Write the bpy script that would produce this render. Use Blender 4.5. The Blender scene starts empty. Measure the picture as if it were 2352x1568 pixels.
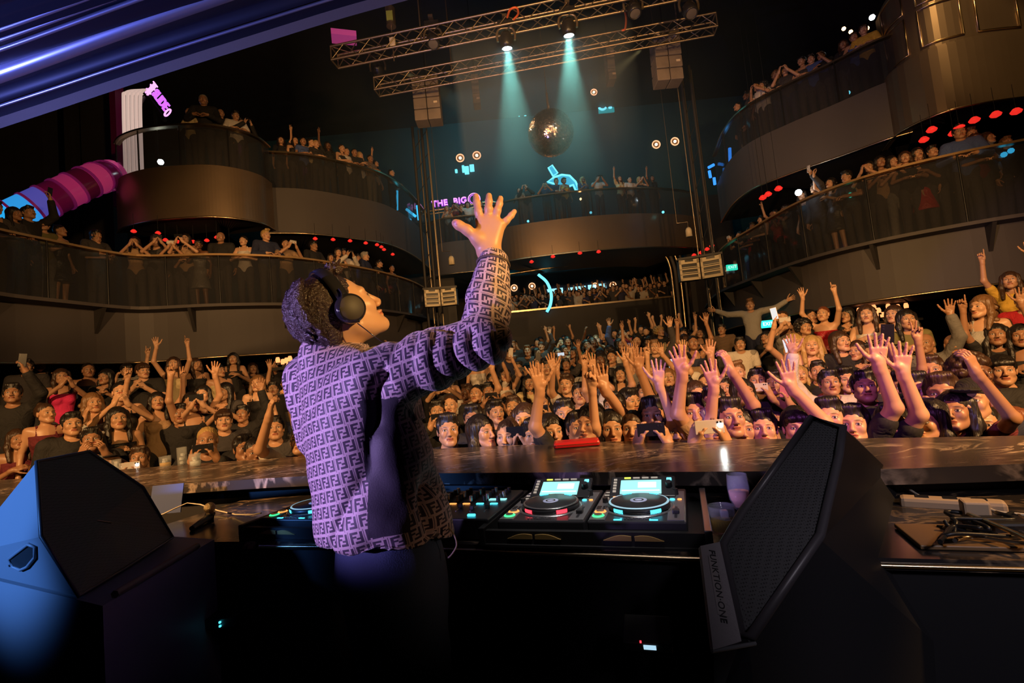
# Nightclub seen from behind the performer: booth, crowd, balconies, rig.
import bpy, bmesh, math, random
import numpy as np
from mathutils import Vector, Matrix, noise

random.seed(7); rng = np.random.default_rng(7)
SC = bpy.context.scene
COL = SC.collection
W, H, F = 2352, 1568, 1120.0

# ------------------------------------------------------------------ camera
PITCH, ROLL = math.radians(4.0), math.radians(5.5)
CAMZ = 1.5
CAMROT = Matrix.Rotation(math.radians(90) + PITCH, 4, 'X') @ Matrix.Rotation(-ROLL, 4, 'Z')
cam_d = bpy.data.cameras.new('camera')
cam_d.sensor_width = 36.0
cam_d.lens = F / W * 36.0
cam_d.clip_start = 0.05
cam_d.clip_end = 200
cam = bpy.data.objects.new('camera', cam_d)
cam.matrix_world = Matrix.Translation((0, 0, CAMZ)) @ CAMROT
COL.objects.link(cam)
SC.camera = cam

# ------------------------------------------------------------------ world and exposure
world = bpy.data.worlds.new('world'); SC.world = world
world.use_nodes = True
wb = world.node_tree.nodes['Background']
wb.inputs[0].default_value = (0.30, 0.33, 0.50, 1)
wb.inputs[1].default_value = 0.012
SC.view_settings.view_transform = 'Standard'
SC.view_settings.look = 'None'
SC.view_settings.exposure = 0.0
SC.view_settings.gamma = 1.0
SC.view_settings.use_curve_mapping = False
try:
    SC.cycles.max_bounces = 5
    SC.cycles.diffuse_bounces = 2
    SC.cycles.glossy_bounces = 3
    SC.cycles.transmission_bounces = 5
    SC.cycles.transparent_max_bounces = 12
    SC.cycles.volume_bounces = 0
    SC.cycles.caustics_reflective = False
    SC.cycles.caustics_refractive = False
    SC.cycles.sample_clamp_indirect = 4.0
    SC.cycles.use_denoising = True
    SC.cycles.volume_step_rate = 2.0
    SC.cycles.volume_max_steps = 64
except Exception:
    pass

# ------------------------------------------------------------------ pixel helpers (the camera's own frame)
def ray(px, py):
    v = Vector(((px - W / 2) / F, -(py - H / 2) / F, -1.0))
    return (CAMROT.to_3x3() @ v)
def at_z(px, py, z):
    d = ray(px, py); t = (z - CAMZ) / d.z
    return Vector((0, 0, CAMZ)) + d * t
def at_y(px, py, y):
    d = ray(px, py); t = y / d.y
    return Vector((0, 0, CAMZ)) + d * t
def project(p):
    q = (cam.matrix_world.inverted_safe() @ Vector(p))
    return (W / 2 + F * q.x / -q.z, H / 2 - F * q.y / -q.z, -q.z)

# ------------------------------------------------------------------ lights
def aim(o, target):
    d = (Vector(target) - o.location).normalized()
    o.rotation_euler = d.to_track_quat('-Z', 'Y').to_euler()
def spot(name, loc, target, power, color, angle=40, blend=0.3, radius=0.08):
    l = bpy.data.lights.new(name, 'SPOT'); l.energy = power; l.color = color
    l.spot_size = math.radians(angle); l.spot_blend = blend; l.shadow_soft_size = radius
    o = bpy.data.objects.new(name, l); COL.objects.link(o); o.location = loc; aim(o, target)
    return o
def area(name, loc, target, power, color, size=1.0, size_y=None):
    l = bpy.data.lights.new(name, 'AREA'); l.energy = power; l.color = color
    l.size = size
    if size_y: l.shape = 'RECTANGLE'; l.size_y = size_y
    o = bpy.data.objects.new(name, l); COL.objects.link(o); o.location = loc; aim(o, target)
    return o
def point(name, loc, power, color, radius=0.05):
    l = bpy.data.lights.new(name, 'POINT'); l.energy = power; l.color = color; l.shadow_soft_size = radius
    o = bpy.data.objects.new(name, l); COL.objects.link(o); o.location = loc
    return o
WARM = (1.0, 0.54, 0.20)
# warm front light on the crowd from stage lamps left and right of the booth, flagged off the performer
spot('crowd_key', (3.4, -.2, 3.7), (2.2, 9.0, 1.6), 1650, WARM, 90, .25, .07)
spot('crowd_key', (-4.2, -.2, 3.8), (-2.0, 9.0, 1.6), 1500, WARM, 84, .25, .07)
spot('balcony_light', (1.0, .5, 4.6), (-5.5, 11, 6.0), 1400, WARM, 70, .5, .2)
spot('balcony_light', (-1.0, .5, 4.6), (7.0, 10, 5.8), 1100, WARM, 75, .5, .2)
spot('far_light', (0, 2.0, 6.5), (2.5, 18, 5.6), 1200, WARM, 50, .5, .2)
spot('drum_light', (7.2, 5.0, 11.5), (9.6, 9.2, 6.6), 1200, (1, .6, .22), 24, .7, .15)
# violet wash on the performer's back, blue on the left monitor, magenta on the right front row
spot('violet_wash', (-2.9, -.05, 1.5), (-.44, 1.42, 1.54), 560, (.56, .38, 1.0), 21.5, .35, .05)
spot('hand_light', (2.3, -.6, 2.6), (-.18, 1.4, 2.0), 700, (1, .56, .17), 15, .6, .05)
spot('blue_wash', (-3.2, .1, 2.0), (-1.9, 1.7, 1.34), 620, (.10, .32, 1.0), 27, .6, .08)
spot('monitor_fill', (.9, -1.6, 2.9), (1.02, 1.1, .98), 150, (.78, .70, .82), 25, .6, .2)
spot('table_fill', (3.4, .5, 3.6), (1.75, 1.35, .92), 460, WARM, 24, .6, .1)  # extra warm spot added to brighten the right end of the table
spot('magenta_wash', (-1.2, -1.2, 3.9), (2.3, 3.9, 1.2), 720, (.66, .18, .85), 20, .6, .06)
spot('blue_canopy_light', (-4.0, 1.3, 1.4), (-2.7, 2.6, 3.2), 900, (.18, .22, 1.0), 70, .8, .10)
# beams of the two lit lamps over the mirror ball
p1 = at_y(1163, 98, 9.9); p2 = at_y(1305, 68, 9.7)
spot('beam', p1, p1 + Vector((.15, 1.2, -5)), 1100, (.34, .95, .85), 32, .8, .04)
spot('beam', p2, p2 + Vector((-.1, 1.2, -5)), 1100, (.34, .95, .85), 32, .8, .04)
area('backdrop_glow', (1.2, 17, 12.5), (1.5, 21.3, 8), 420, (.04, .42, .55), 5)
spot('deck_fill', (.45, 1.3, 3.1), (.22, 1.78, 1.0), 150, (1, .9, .85), 22, .6, .1)  # unseen spot added to lift the players out of the dark
spot('hem_light', (1.7, -.4, 1.9), (-.16, 1.35, 1.04), 26, (1, .58, .28), 10, .9, .08)
spot('canopy_edge_fill', (.6, .9, 1.7), (-.5, 3.2, 3.9), 60, (1, .66, .38), 60, .9, .1)  # added spot, only there to warm the canopy's edge strip
spot('ball_light', (-2.5, 14.2, 11.0), (1.05, 12.2, 7.4), 900, (1, .6, .25), 14, .5, .05)
spot('ball_light', (4.8, 14.2, 11.0), (1.05, 12.2, 7.4), 900, (1, .6, .25), 14, .5, .05)


# ------------------------------------------------------------------ object helpers
def tag(o, label=None, cat=None, group=None, kind=None):
    if label: o['label'] = label
    if cat: o['category'] = cat
    if group: o['group'] = group
    if kind: o['kind'] = kind
    return o
def empty(name, loc=(0, 0, 0), rot=(0, 0, 0), label=None, cat=None, group=None):
    o = bpy.data.objects.new(name, None); COL.objects.link(o)
    o.location = loc; o.rotation_euler = rot; o.empty_display_size = 0.1
    return tag(o, label, cat, group)
def link_mesh(name, me, mat=None, parent=None, mats=None):
    o = bpy.data.objects.new(name, me); COL.objects.link(o)
    if mat is not None and len(me.materials) == 0: me.materials.append(mat)
    if parent is not None: o.parent = parent
    return o
def smooth(me, on=True):
    me.polygons.foreach_set('use_smooth', [on] * len(me.polygons)); return me

class MB:
    """collects simple shapes into one mesh"""
    def __init__(s): s.v = []; s.f = []; s.sm = []
    def add(s, vs, fs, sm=False):
        n = len(s.v); s.v += [tuple(v) for v in vs]; s.f += [tuple(i + n for i in f) for f in fs]; s.sm += [sm] * len(fs)
        return s
    def box(s, c, d, rot=None, bevel=0.0):
        x, y, z = d[0] / 2, d[1] / 2, d[2] / 2
        if bevel > 0:
            bm = bmesh.new(); bmesh.ops.create_cube(bm, size=1)
            for v in bm.verts: v.co = Vector((v.co.x * d[0], v.co.y * d[1], v.co.z * d[2]))
            bmesh.ops.bevel(bm, geom=bm.edges[:], offset=bevel, segments=2, profile=0.5, affect='EDGES')
            bm.verts.index_update()
            vs = [v.co.copy() for v in bm.verts]; fs = [[v.index for v in f.verts] for f in bm.faces]; bm.free()
        else:
            vs = [Vector((i, j, k)) for i in (-x, x) for j in (-y, y) for k in (-z, z)]
            fs = [(0, 1, 3, 2), (4, 6, 7, 5), (0, 4, 5, 1), (2, 3, 7, 6), (0, 2, 6, 4), (1, 5, 7, 3)]
        R = rot if rot is not None else Matrix.Identity(3)
        return s.add([Vector(c) + R @ v for v in vs], fs)
    def cyl(s, p0, p1, r0, r1=None, n=12, caps=True, sm=True):
        r1 = r0 if r1 is None else r1
        p0 = Vector(p0); p1 = Vector(p1); d = (p1 - p0)
        if d.length < 1e-9: return s
        q = d.normalized().to_track_quat('Z', 'Y').to_matrix()
        vs = []
        for p, r in ((p0, r0), (p1, r1)):
            for i in range(n):
                a = 2 * math.pi * i / n
                vs.append(p + q @ Vector((math.cos(a) * r, math.sin(a) * r, 0)))
        s.add(vs, [(i, (i + 1) % n, n + (i + 1) % n, n + i) for i in range(n)], sm)
        if caps:
            s.add([vs[i] for i in range(n)], [tuple(reversed(range(n)))]); s.add([vs[n + i] for i in range(n)], [tuple(range(n))])
        return s
    def tube(s, pts, r, n=8, closed=False, sm=True):
        pts = [Vector(p) for p in pts]; m = len(pts); vs = []; up = None
        for i, p in enumerate(pts):
            a = pts[(i - 1) % m] if (closed or i > 0) else p
            b = pts[(i + 1) % m] if (closed or i < m - 1) else p
            t = (b - a)
            t = t.normalized() if t.length > 1e-9 else Vector((0, 0, 1))
            if up is None:
                up = t.orthogonal().normalized()
            up = (up - t * up.dot(t))
            up = up.normalized() if up.length > 1e-6 else t.orthogonal().normalized()
            w = t.cross(up)
            rr = r[i] if isinstance(r, (list, tuple)) else r
            for k in range(n):
                an = 2 * math.pi * k / n
                vs.append(p + up * math.cos(an) * rr + w * math.sin(an) * rr)
        fs = []
        for i in range(m if closed else m - 1):
            for k in range(n):
                j = (i + 1) % m
                fs.append((i * n + k, i * n + (k + 1) % n, j * n + (k + 1) % n, j * n + k))
        s.add(vs, fs, sm)
        if not closed:
            s.add([vs[k] for k in range(n)], [tuple(reversed(range(n)))]); s.add([vs[(m - 1) * n + k] for k in range(n)], [tuple(range(n))])
        return s
    def lathe(s, c, prof, n=32, rot=None, sm=True, a0=0, a1=None):
        R = rot if rot is not None else Matrix.Identity(3)
        full = a1 is None; a1 = 2 * math.pi if full else a1
        k = n if full else n + 1; vs = []
        for (r, z) in prof:
            for i in range(k):
                a = a0 + (a1 - a0) * i / n
                vs.append(Vector(c) + R @ Vector((math.cos(a) * r, math.sin(a) * r, z)))
        fs = []
        for j in range(len(prof) - 1):
            for i in range(n):
                i2 = (i + 1) % k
                fs.append((j * k + i, j * k + i2, (j + 1) * k + i2, (j + 1) * k + i))
        return s.add(vs, fs, sm)
    def grid(s, rows, sm=True, closed=False):
        """rows: list of equally long point lists"""
        m = len(rows); k = len(rows[0]); vs = [p for r in rows for p in r]; fs = []
        for j in range(m - 1):
            for i in range(k if closed else k - 1):
                i2 = (i + 1) % k
                fs.append((j * k + i, j * k + i2, (j + 1) * k + i2, (j + 1) * k + i))
        return s.add(vs, fs, sm)
    def prism(s, poly, d):
        """polygon (3D points) extruded along vector d"""
        d = Vector(d); n = len(poly); P = [Vector(p) for p in poly]
        vs = P + [p + d for p in P]
        fs = [tuple(reversed(range(n))), tuple(range(n, 2 * n))] + [(i, (i + 1) % n, n + (i + 1) % n, n + i) for i in range(n)]
        return s.add(vs, fs)
    def mesh(s, name='m'):
        me = bpy.data.meshes.new(name); me.from_pydata([tuple(v) for v in s.v], [], s.f); me.update()
        me.polygons.foreach_set('use_smooth', s.sm)
        bm = bmesh.new(); bm.from_mesh(me); bmesh.ops.recalc_face_normals(bm, faces=bm.faces[:]); bm.to_mesh(me); bm.free()
        return me
    def build(s, name, mat, parent=None):
        return link_mesh(name, s.mesh(name), mat, parent)

# ------------------------------------------------------------------ materials
def new_mat(name):
    m = bpy.data.materials.new(name); m.use_nodes = True; nt = m.node_tree
    return m, nt, nt.nodes['Principled BSDF'], nt.nodes, nt.links
def pmat(name, col, rough=0.5, metal=0.0, spec=0.5, emit=None, es=0.0, alpha=1.0, bump=0.0, bscale=50, coat=0.0, var=0.0, vscale=5, trans=0.0, ior=1.45, sheen=0.0):
    m, nt, b, N, L = new_mat(name)
    b.inputs['Base Color'].default_value = (*col, 1); b.inputs['Roughness'].default_value = rough
    b.inputs['Metallic'].default_value = metal; b.inputs['Specular IOR Level'].default_value = spec
    b.inputs['Coat Weight'].default_value = coat; b.inputs['Transmission Weight'].default_value = trans
    b.inputs['IOR'].default_value = ior; b.inputs['Alpha'].default_value = alpha
    b.inputs['Sheen Weight'].default_value = sheen
    if emit: b.inputs['Emission Color'].default_value = (*emit, 1); b.inputs['Emission Strength'].default_value = es
    if bump or var:
        tc = N.new('ShaderNodeTexCoord')
        if bump:
            nz = N.new('ShaderNodeTexNoise'); nz.inputs['Scale'].default_value = bscale; nz.inputs['Detail'].default_value = 4
            bp = N.new('ShaderNodeBump'); bp.inputs['Strength'].default_value = bump; bp.inputs['Distance'].default_value = 0.01
            L.new(tc.outputs['Object'], nz.inputs['Vector']); L.new(nz.outputs[0], bp.inputs['Height']); L.new(bp.outputs[0], b.inputs['Normal'])
        if var:
            n2 = N.new('ShaderNodeTexNoise'); n2.inputs['Scale'].default_value = vscale; n2.inputs['Detail'].default_value = 5
            mx = N.new('ShaderNodeMix'); mx.data_type = 'RGBA'
            mx.inputs['A'].default_value = (*[c * (1 - var) for c in col], 1); mx.inputs['B'].default_value = (*[min(1, c * (1 + var)) for c in col], 1)
            L.new(tc.outputs['Object'], n2.inputs['Vector']); L.new(n2.outputs[0], mx.inputs['Factor']); L.new(mx.outputs['Result'], b.inputs['Base Color'])
    return m
def emat(name, col, s):
    m, nt, b, N, L = new_mat(name)
    b.inputs['Base Color'].default_value = (*[c * 0.3 for c in col], 1)
    b.inputs['Emission Color'].default_value = (*col, 1); b.inputs['Emission Strength'].default_value = s
    return m

# ------------------------------------------------------------------ figures: smooth distance fields -> one continuous surface
class SDF:
    def __init__(s): s.prims = []
    def cone(s, a, b, ra, rb=None, k=0.02, op=1): s.prims.append(('c', np.array(a, float), np.array(b, float), ra, ra if rb is None else rb, k, op)); return s
    def ell(s, c, r, k=0.02, op=1, R=None): s.prims.append(('e', np.array(c, float), np.array(r, float), None if R is None else np.array(R, float), 0, k, op)); return s
    def cut(s, n, d): s.prims.append(('p', np.array(n, float), d, 0, 0, 0, -2)); return s      # keep n.x < d
    def _d(s, q, P):
        if q[0] == 'c':
            a, b, ra, rb = q[1], q[2], q[3], q[4]; ba = b - a; L2 = float(ba @ ba) + 1e-12
            pa = P - a; t = np.clip((pa @ ba) / L2, 0, 1)
            dd = pa - t[..., None] * ba
            return np.sqrt((dd * dd).sum(-1)) - (ra + (rb - ra) * t)
        if q[0] == 'e':
            p = P - q[1]
            if q[3] is not None: p = p @ q[3]
            k0 = np.sqrt(((p / q[2]) ** 2).sum(-1)); k1 = np.sqrt(((p / q[2] ** 2) ** 2).sum(-1)) + 1e-9
            return k0 * (k0 - 1) / k1
        return P @ q[1] - q[2]
    def ev(s, P, f=None):
        if f is None: f = np.full(P.shape[:-1], 9.0)
        for q in s.prims:
            f = s._op(f, s._d(q, P), q)
        return f
    @staticmethod
    def _op(f, d, q):
        k = q[5]
        if q[6] == 1:
            if k <= 0: return np.minimum(f, d)
            h = np.maximum(k - np.abs(f - d), 0) / k; return np.minimum(f, d) - h * h * k * 0.25
        if q[6] == -1:
            h = np.maximum(k - np.abs(f + d), 0) / k; return np.maximum(f, -d) + h * h * k * 0.25
        return np.maximum(f, d)
    def _bb(s, q, m=0.0):
        if q[0] == 'c':
            r = max(q[3], q[4]); return np.minimum(q[1], q[2]) - r - m, np.maximum(q[1], q[2]) + r + m
        r = q[2] if q[3] is None else np.full(3, q[2].max())
        return q[1] - r - m, q[1] + r + m
    def mesh(s, h, name='m', refine=None, disp=None):
        """naive surface nets on a grid of step h; refine(P)->bool mask: faces there are split once; verts are snapped to the field"""
        bb = [s._bb(q) for q in s.prims if q[6] == 1]
        lo = np.min([b[0] for b in bb], 0) - 2.5 * h; hi = np.max([b[1] for b in bb], 0) + 2.5 * h
        n = np.ceil((hi - lo) / h).astype(int) + 1
        X = [lo[i] + h * np.arange(n[i]) for i in range(3)]
        f = np.full(n, 1.0)
        for q in s.prims:
            if q[6] == -2: a = np.zeros(3, int); b = n
            else:
                l, u = s._bb(q, max(3 * h, q[5] * 1.5 + h))
                a = np.clip(np.floor((l - lo) / h).astype(int), 0, n); b = np.clip(np.ceil((u - lo) / h).astype(int) + 1, 0, n)
            if (b <= a).any(): continue
            G = np.stack(np.meshgrid(X[0][a[0]:b[0]], X[1][a[1]:b[1]], X[2][a[2]:b[2]], indexing='ij'), -1)
            sl = tuple(slice(a[i], b[i]) for i in range(3))
            f[sl] = s._op(f[sl], s._d(q, G), q)
        V, Q = nets(f, lo, h)
        me = bpy.data.meshes.new(name)
        if refine is not None:
            V = s.snap(V, h)
            c = V[Q].mean(1); msk = refine(c)
            bm = bmesh.new()
            for v in V: bm.verts.new(v)
            bm.verts.ensure_lookup_table()
            fs = [bm.faces.new([bm.verts[i] for i in q]) for q in Q]
            ed = list({e for fa, k in zip(fs, msk) if k for e in fa.edges})
            bmesh.ops.subdivide_edges(bm, edges=ed, cuts=1, use_grid_fill=True)
            bm.to_mesh(me); bm.free()
            co = np.empty(len(me.vertices) * 3); me.vertices.foreach_get('co', co); co = co.reshape(-1, 3)
        else:
            me.vertices.add(len(V)); me.loops.add(Q.size); me.polygons.add(len(Q))
            me.loops.foreach_set('vertex_index', Q.ravel().astype(np.int32))
            me.polygons.foreach_set('loop_start', np.arange(len(Q), dtype=np.int32) * 4)
            co = V
        co = s.snap(s.snap(co, h), h * 0.5)
        if disp is not None: co = disp(co, s.grad(co, h * 0.5))
        me.vertices.foreach_set('co', np.ascontiguousarray(co, dtype=np.float32).ravel())
        me.update(calc_edges=True); me.validate()
        smooth(me)
        return me
    def grad(s, P, e):
        g = np.stack([s.ev(P + d) - s.ev(P - d) for d in np.eye(3) * e], -1)
        return g / (np.linalg.norm(g, axis=-1, keepdims=True) + 1e-9)
    def snap(s, P, h):
        f = s.ev(P); g = s.grad(P, h * 0.4)
        return P - g * np.clip(f, -h, h)[:, None] * 0.9
def nets(f, lo, h):
    s = f < 0
    n = np.array(f.shape)
    cnt = np.zeros(n - 1); acc = np.zeros((*(n - 1), 3))
    C = [slice(0, -1), slice(1, None)]
    for ax in range(3):
        o = [i for i in range(3) if i != ax]
        for u in (0, 1):
            for w in (0, 1):
                sl0 = [None] * 3; sl1 = [None] * 3
                sl0[ax] = C[0]; sl1[ax] = C[1]
                sl0[o[0]] = sl1[o[0]] = C[u]; sl0[o[1]] = sl1[o[1]] = C[w]
                a = f[tuple(sl0)]; b = f[tuple(sl1)]; cr = (a < 0) != (b < 0)
                t = np.where(cr, a / (a - b + 1e-12), 0)
                cnt += cr
                acc[..., ax] += np.where(cr, t, 0); acc[..., o[0]] += cr * u; acc[..., o[1]] += cr * w
    act = cnt > 0
    idx = np.full(n - 1, -1); idx[act] = np.arange(act.sum())
    base = np.stack(np.nonzero(act), -1)
    V = lo + h * (base + acc[act] / cnt[act][:, None])
    quads = []
    for ax in range(3):
        o = [(ax + 1) % 3, (ax + 2) % 3]
        sl0 = [slice(None)] * 3; sl1 = [slice(None)] * 3
        sl0[ax] = slice(0, -1); sl1[ax] = slice(1, None)
        for i in o: sl0[i] = slice(1, -1); sl1[i] = slice(1, -1)
        a = s[tuple(sl0)]; b = s[tuple(sl1)]; cr = np.stack(np.nonzero(a != b), -1)
        inside = a[tuple(cr.T)]
        cr = cr.copy()
        for i in o: cr[:, i] += 1
        def cell(du, dw):
            c = cr.copy(); c[:, o[0]] += du; c[:, o[1]] += dw
            return idx[tuple(c.T)]
        q = np.stack([cell(-1, -1), cell(0, -1), cell(0, 0), cell(-1, 0)], -1)
        q[~inside] = q[~inside][:, ::-1]
        quads.append(q)
    return V, np.concatenate(quads)

def head_sdf(S, M, male=True, neck=None):
    """head in its own frame: centre between the ears, face towards -Y, z up; eyes at z=0; M places it"""
    M = Matrix(M); R = np.array(M.to_3x3()); T = np.array(M.translation)
    def p(x, y, z): return R @ np.array([x, y, z]) + T
    e = lambda c, r, k=0.02, op=1: S.ell(p(*c), r, k, op, R)
    e((0, 0.018, 0.032), (0.076, 0.096, 0.084), 0)
    e((0, -0.032, -0.018), (0.062, 0.058, 0.086), 0.03)
    e((0, -0.04, -0.075), (0.046 if male else 0.04, 0.044, 0.036), 0.03)
    e((0, -0.082, -0.1), (0.02, 0.015, 0.016), 0.025)
    for x in (-1, 1):
        S.cone(p(x * 0.052, -0.005, -0.06), p(x * 0.02, -0.075, -0.098), 0.02, 0.014, 0.03)
        e((x * 0.041, -0.066, -0.026), (0.021, 0.02, 0.024), 0.02)
        S.cone(p(x * 0.012, -0.085, 0.02), p(x * 0.045, -0.074, 0.02), 0.0105, 0.009, 0.015)
        e((x * 0.031, -0.104, -0.002), (0.017, 0.014, 0.012), 0.012, -1)
        e((x * 0.031, -0.0785, -0.003), (0.0145, 0.0125, 0.0115), 0.004)
        e((x * 0.077, 0.006, -0.008), (0.0085, 0.019, 0.031), 0.006)
        e((x * 0.0115, -0.103, -0.041), (0.0085, 0.01, 0.0075), 0.006)
    S.cone(p(0, -0.09, 0.008), p(0, -0.113, -0.034), 0.0075, 0.0105, 0.014)
    e((0, -0.0945, -0.062), (0.024, 0.0105, 0.0062), 0.007)
    e((0, -0.0925, -0.0735), (0.02, 0.0105, 0.0068), 0.007)
    if neck is not None:
        S.cone(p(0, 0.02, -0.05), neck, 0.052 if male else 0.044, 0.058 if male else 0.048, 0.03)

def unit(v): v = np.array(v, float); return v / (np.linalg.norm(v) + 1e-9)
def hand_sdf(S, w, d, n, side, mode='open', s=1.0, parts=False):
    """w wrist, d towards the fingers, n out of the palm, side +1: thumb along d x n"""
    w = np.array(w, float); d = unit(d); n = unit(np.array(n) - d * np.dot(n, d)); t = np.cross(d, n) * side
    P = lambda a, b, c: w + (d * a + t * b + n * c) * s
    for b0, b1 in ((0.014, 0.031), (0.004, 0.010), (-0.006, -0.010), (-0.014, -0.029)):
        S.cone(P(0.005, b0, 0), P(0.085, b1, 0), 0.016 * s, 0.0125 * s, 0.012 * s)
    S.cone(P(-0.03, 0, 0), P(0.02, 0, 0), 0.024 * s, 0.022 * s, 0.02 * s)
    S.ell(P(0.035, 0.022, 0.008), np.array((0.022, 0.022, 0.022)) * s, 0.015 * s)
    L = [0.078, 0.086, 0.08, 0.063]; B = [0.031, 0.0105, -0.0105, -0.029]
    Fl = {'open': (0.05, 0.05, 0.05, 0.1), 'relax': (0.5, 0.6, 0.7, 0.8), 'curl': (1.45, 1.5, 1.5, 1.5), 'point': (0.05, 1.6, 1.6, 1.6), 'vee': (0.05, 0.05, 1.6, 1.6), 'horns': (0.05, 1.6, 1.6, 0.05), 'hold': (0.7, 0.85, 0.9, 0.95)}[mode]
    SP = (0.20, 0.06, -0.08, -0.26) if mode == 'open' else ((0.14, -0.1, -0.05, -0.1) if mode == 'vee' else (0.06, 0.02, -0.02, -0.06))
    for i in range(4):
        a = SP[i]; p = P(0.085, B[i], 0); ang = Fl[i] * 0.45; r = [0.0088, 0.009, 0.0086, 0.0076][i] * s
        for seg, fr in enumerate((0.46, 0.30, 0.24)):
            dirv = (d * math.cos(a) + t * math.sin(a)) * math.cos(ang) + n * math.sin(ang)
            q = p + dirv * L[i] * fr * s
            S.cone(p, q, r, r * 0.92, 0.004 * s); p = q; r *= 0.92; ang += Fl[i] * 0.75
    if mode in ('open', 'relax'): th = [(0.8, 0.055), (0.62, 0.04), (0.5, 0.03)]; nn = 0.25
    elif mode == 'hold': th = [(0.55, 0.05), (0.2, 0.035), (0.0, 0.028)]; nn = 0.9
    else: th = [(0.3, 0.045), (-0.5, 0.032), (-0.9, 0.022)]; nn = 0.8
    p = P(0.018, 0.024, 0.006); r = 0.0125 * s
    for a, l in th:
        dirv = unit(d * math.cos(a) + t * math.sin(a) + n * nn * 0.4)
        q = p + dirv * l * s; S.cone(p, q, r, r * 0.86, 0.008 * s); p = q; r *= 0.86

# pose: (elbow, wrist) offsets from the shoulder for the side x>0, hand direction, palm normal, hand mode
ARMS = {
 'down':  ((.06, .03, -.28), (.08, -.05, -.52), (0, -.1, -1), (-1, 0, 0), 'relax'),
 'up':    ((.11, -.10, .24), (.06, -.15, .48), (.1, -.1, 1), (0, -1, 0), 'open'),
 'upin':  ((.13, -.12, .22), (-.02, -.17, .44), (-.1, -.1, 1), (0, -1, 0), 'open'),
 'vee':   ((.10, -.12, .22), (.10, -.17, .46), (.05, -.1, 1), (0, -1, 0), 'vee'),
 'point': ((.07, -.14, .23), (.05, -.18, .49), (0, -.1, 1), (0, -1, 0), 'point'),
 'horns': ((.12, -.10, .20), (.16, -.15, .44), (.1, -.1, 1), (0, -1, 0), 'horns'),
 'phone': ((.07, -.20, -.18), (-.05, -.36, .02), (-.2, -.2, 1), (-1, .2, .1), 'hold'),
 'phones':((.10, -.20, -.14), (-.10, -.37, .05), (-.35, -.25, 1), (-.8, .5, .2), 'hold'),
 'high':  ((.08, -.20, .17), (-.02, -.30, .42), (-.2, -.1, 1), (-.8, .3, .2), 'hold'),
 'rail':  ((.10, -.10, -.27), (-.06, -.31, -.28), (-1, -.5, 0), (0, 0, -1), 'relax'),
 'spread':((.27, -.03, .05), (.50, -.06, .17), (1, -.1, .35), (0, -1, -.2), 'open'),
 'clap':  ((.08, -.14, -.25), (-.12, -.30, -.07), (-.5, -.4, .8), (-.7, .4, 0), 'relax'),
 'chest': ((.09, -.10, -.27), (-.10, -.26, -.14), (-1, -.3, .3), (0, .6, -.5), 'relax'),
}
def pose_points(male, left, right, hm):
    sw = 0.19 if male else 0.158; J = {}
    for s, nm in ((1, left), (-1, right)):
        e, w, d, n, mode = ARMS[nm]; sh = np.array((s * sw, 0.02, 1.40)); fl = np.array((s, 1, 1))
        up = (w[2] > .1) * 0.03
        J[s] = (sh + np.array((0, -up * .3, up)), sh + np.array(e) * fl, sh + np.array(w) * fl, np.array(d) * fl, np.array(n) * fl, mode)
    return J
def head_matrix(tilt=0, yaw=0, roll=0, c=(0, -0.012, 1.588)):
    return Matrix.Translation(c) @ Matrix.Rotation(yaw, 4, 'Z') @ Matrix.Rotation(roll, 4, 'Y') @ Matrix.Rotation(-tilt, 4, 'X')
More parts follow.
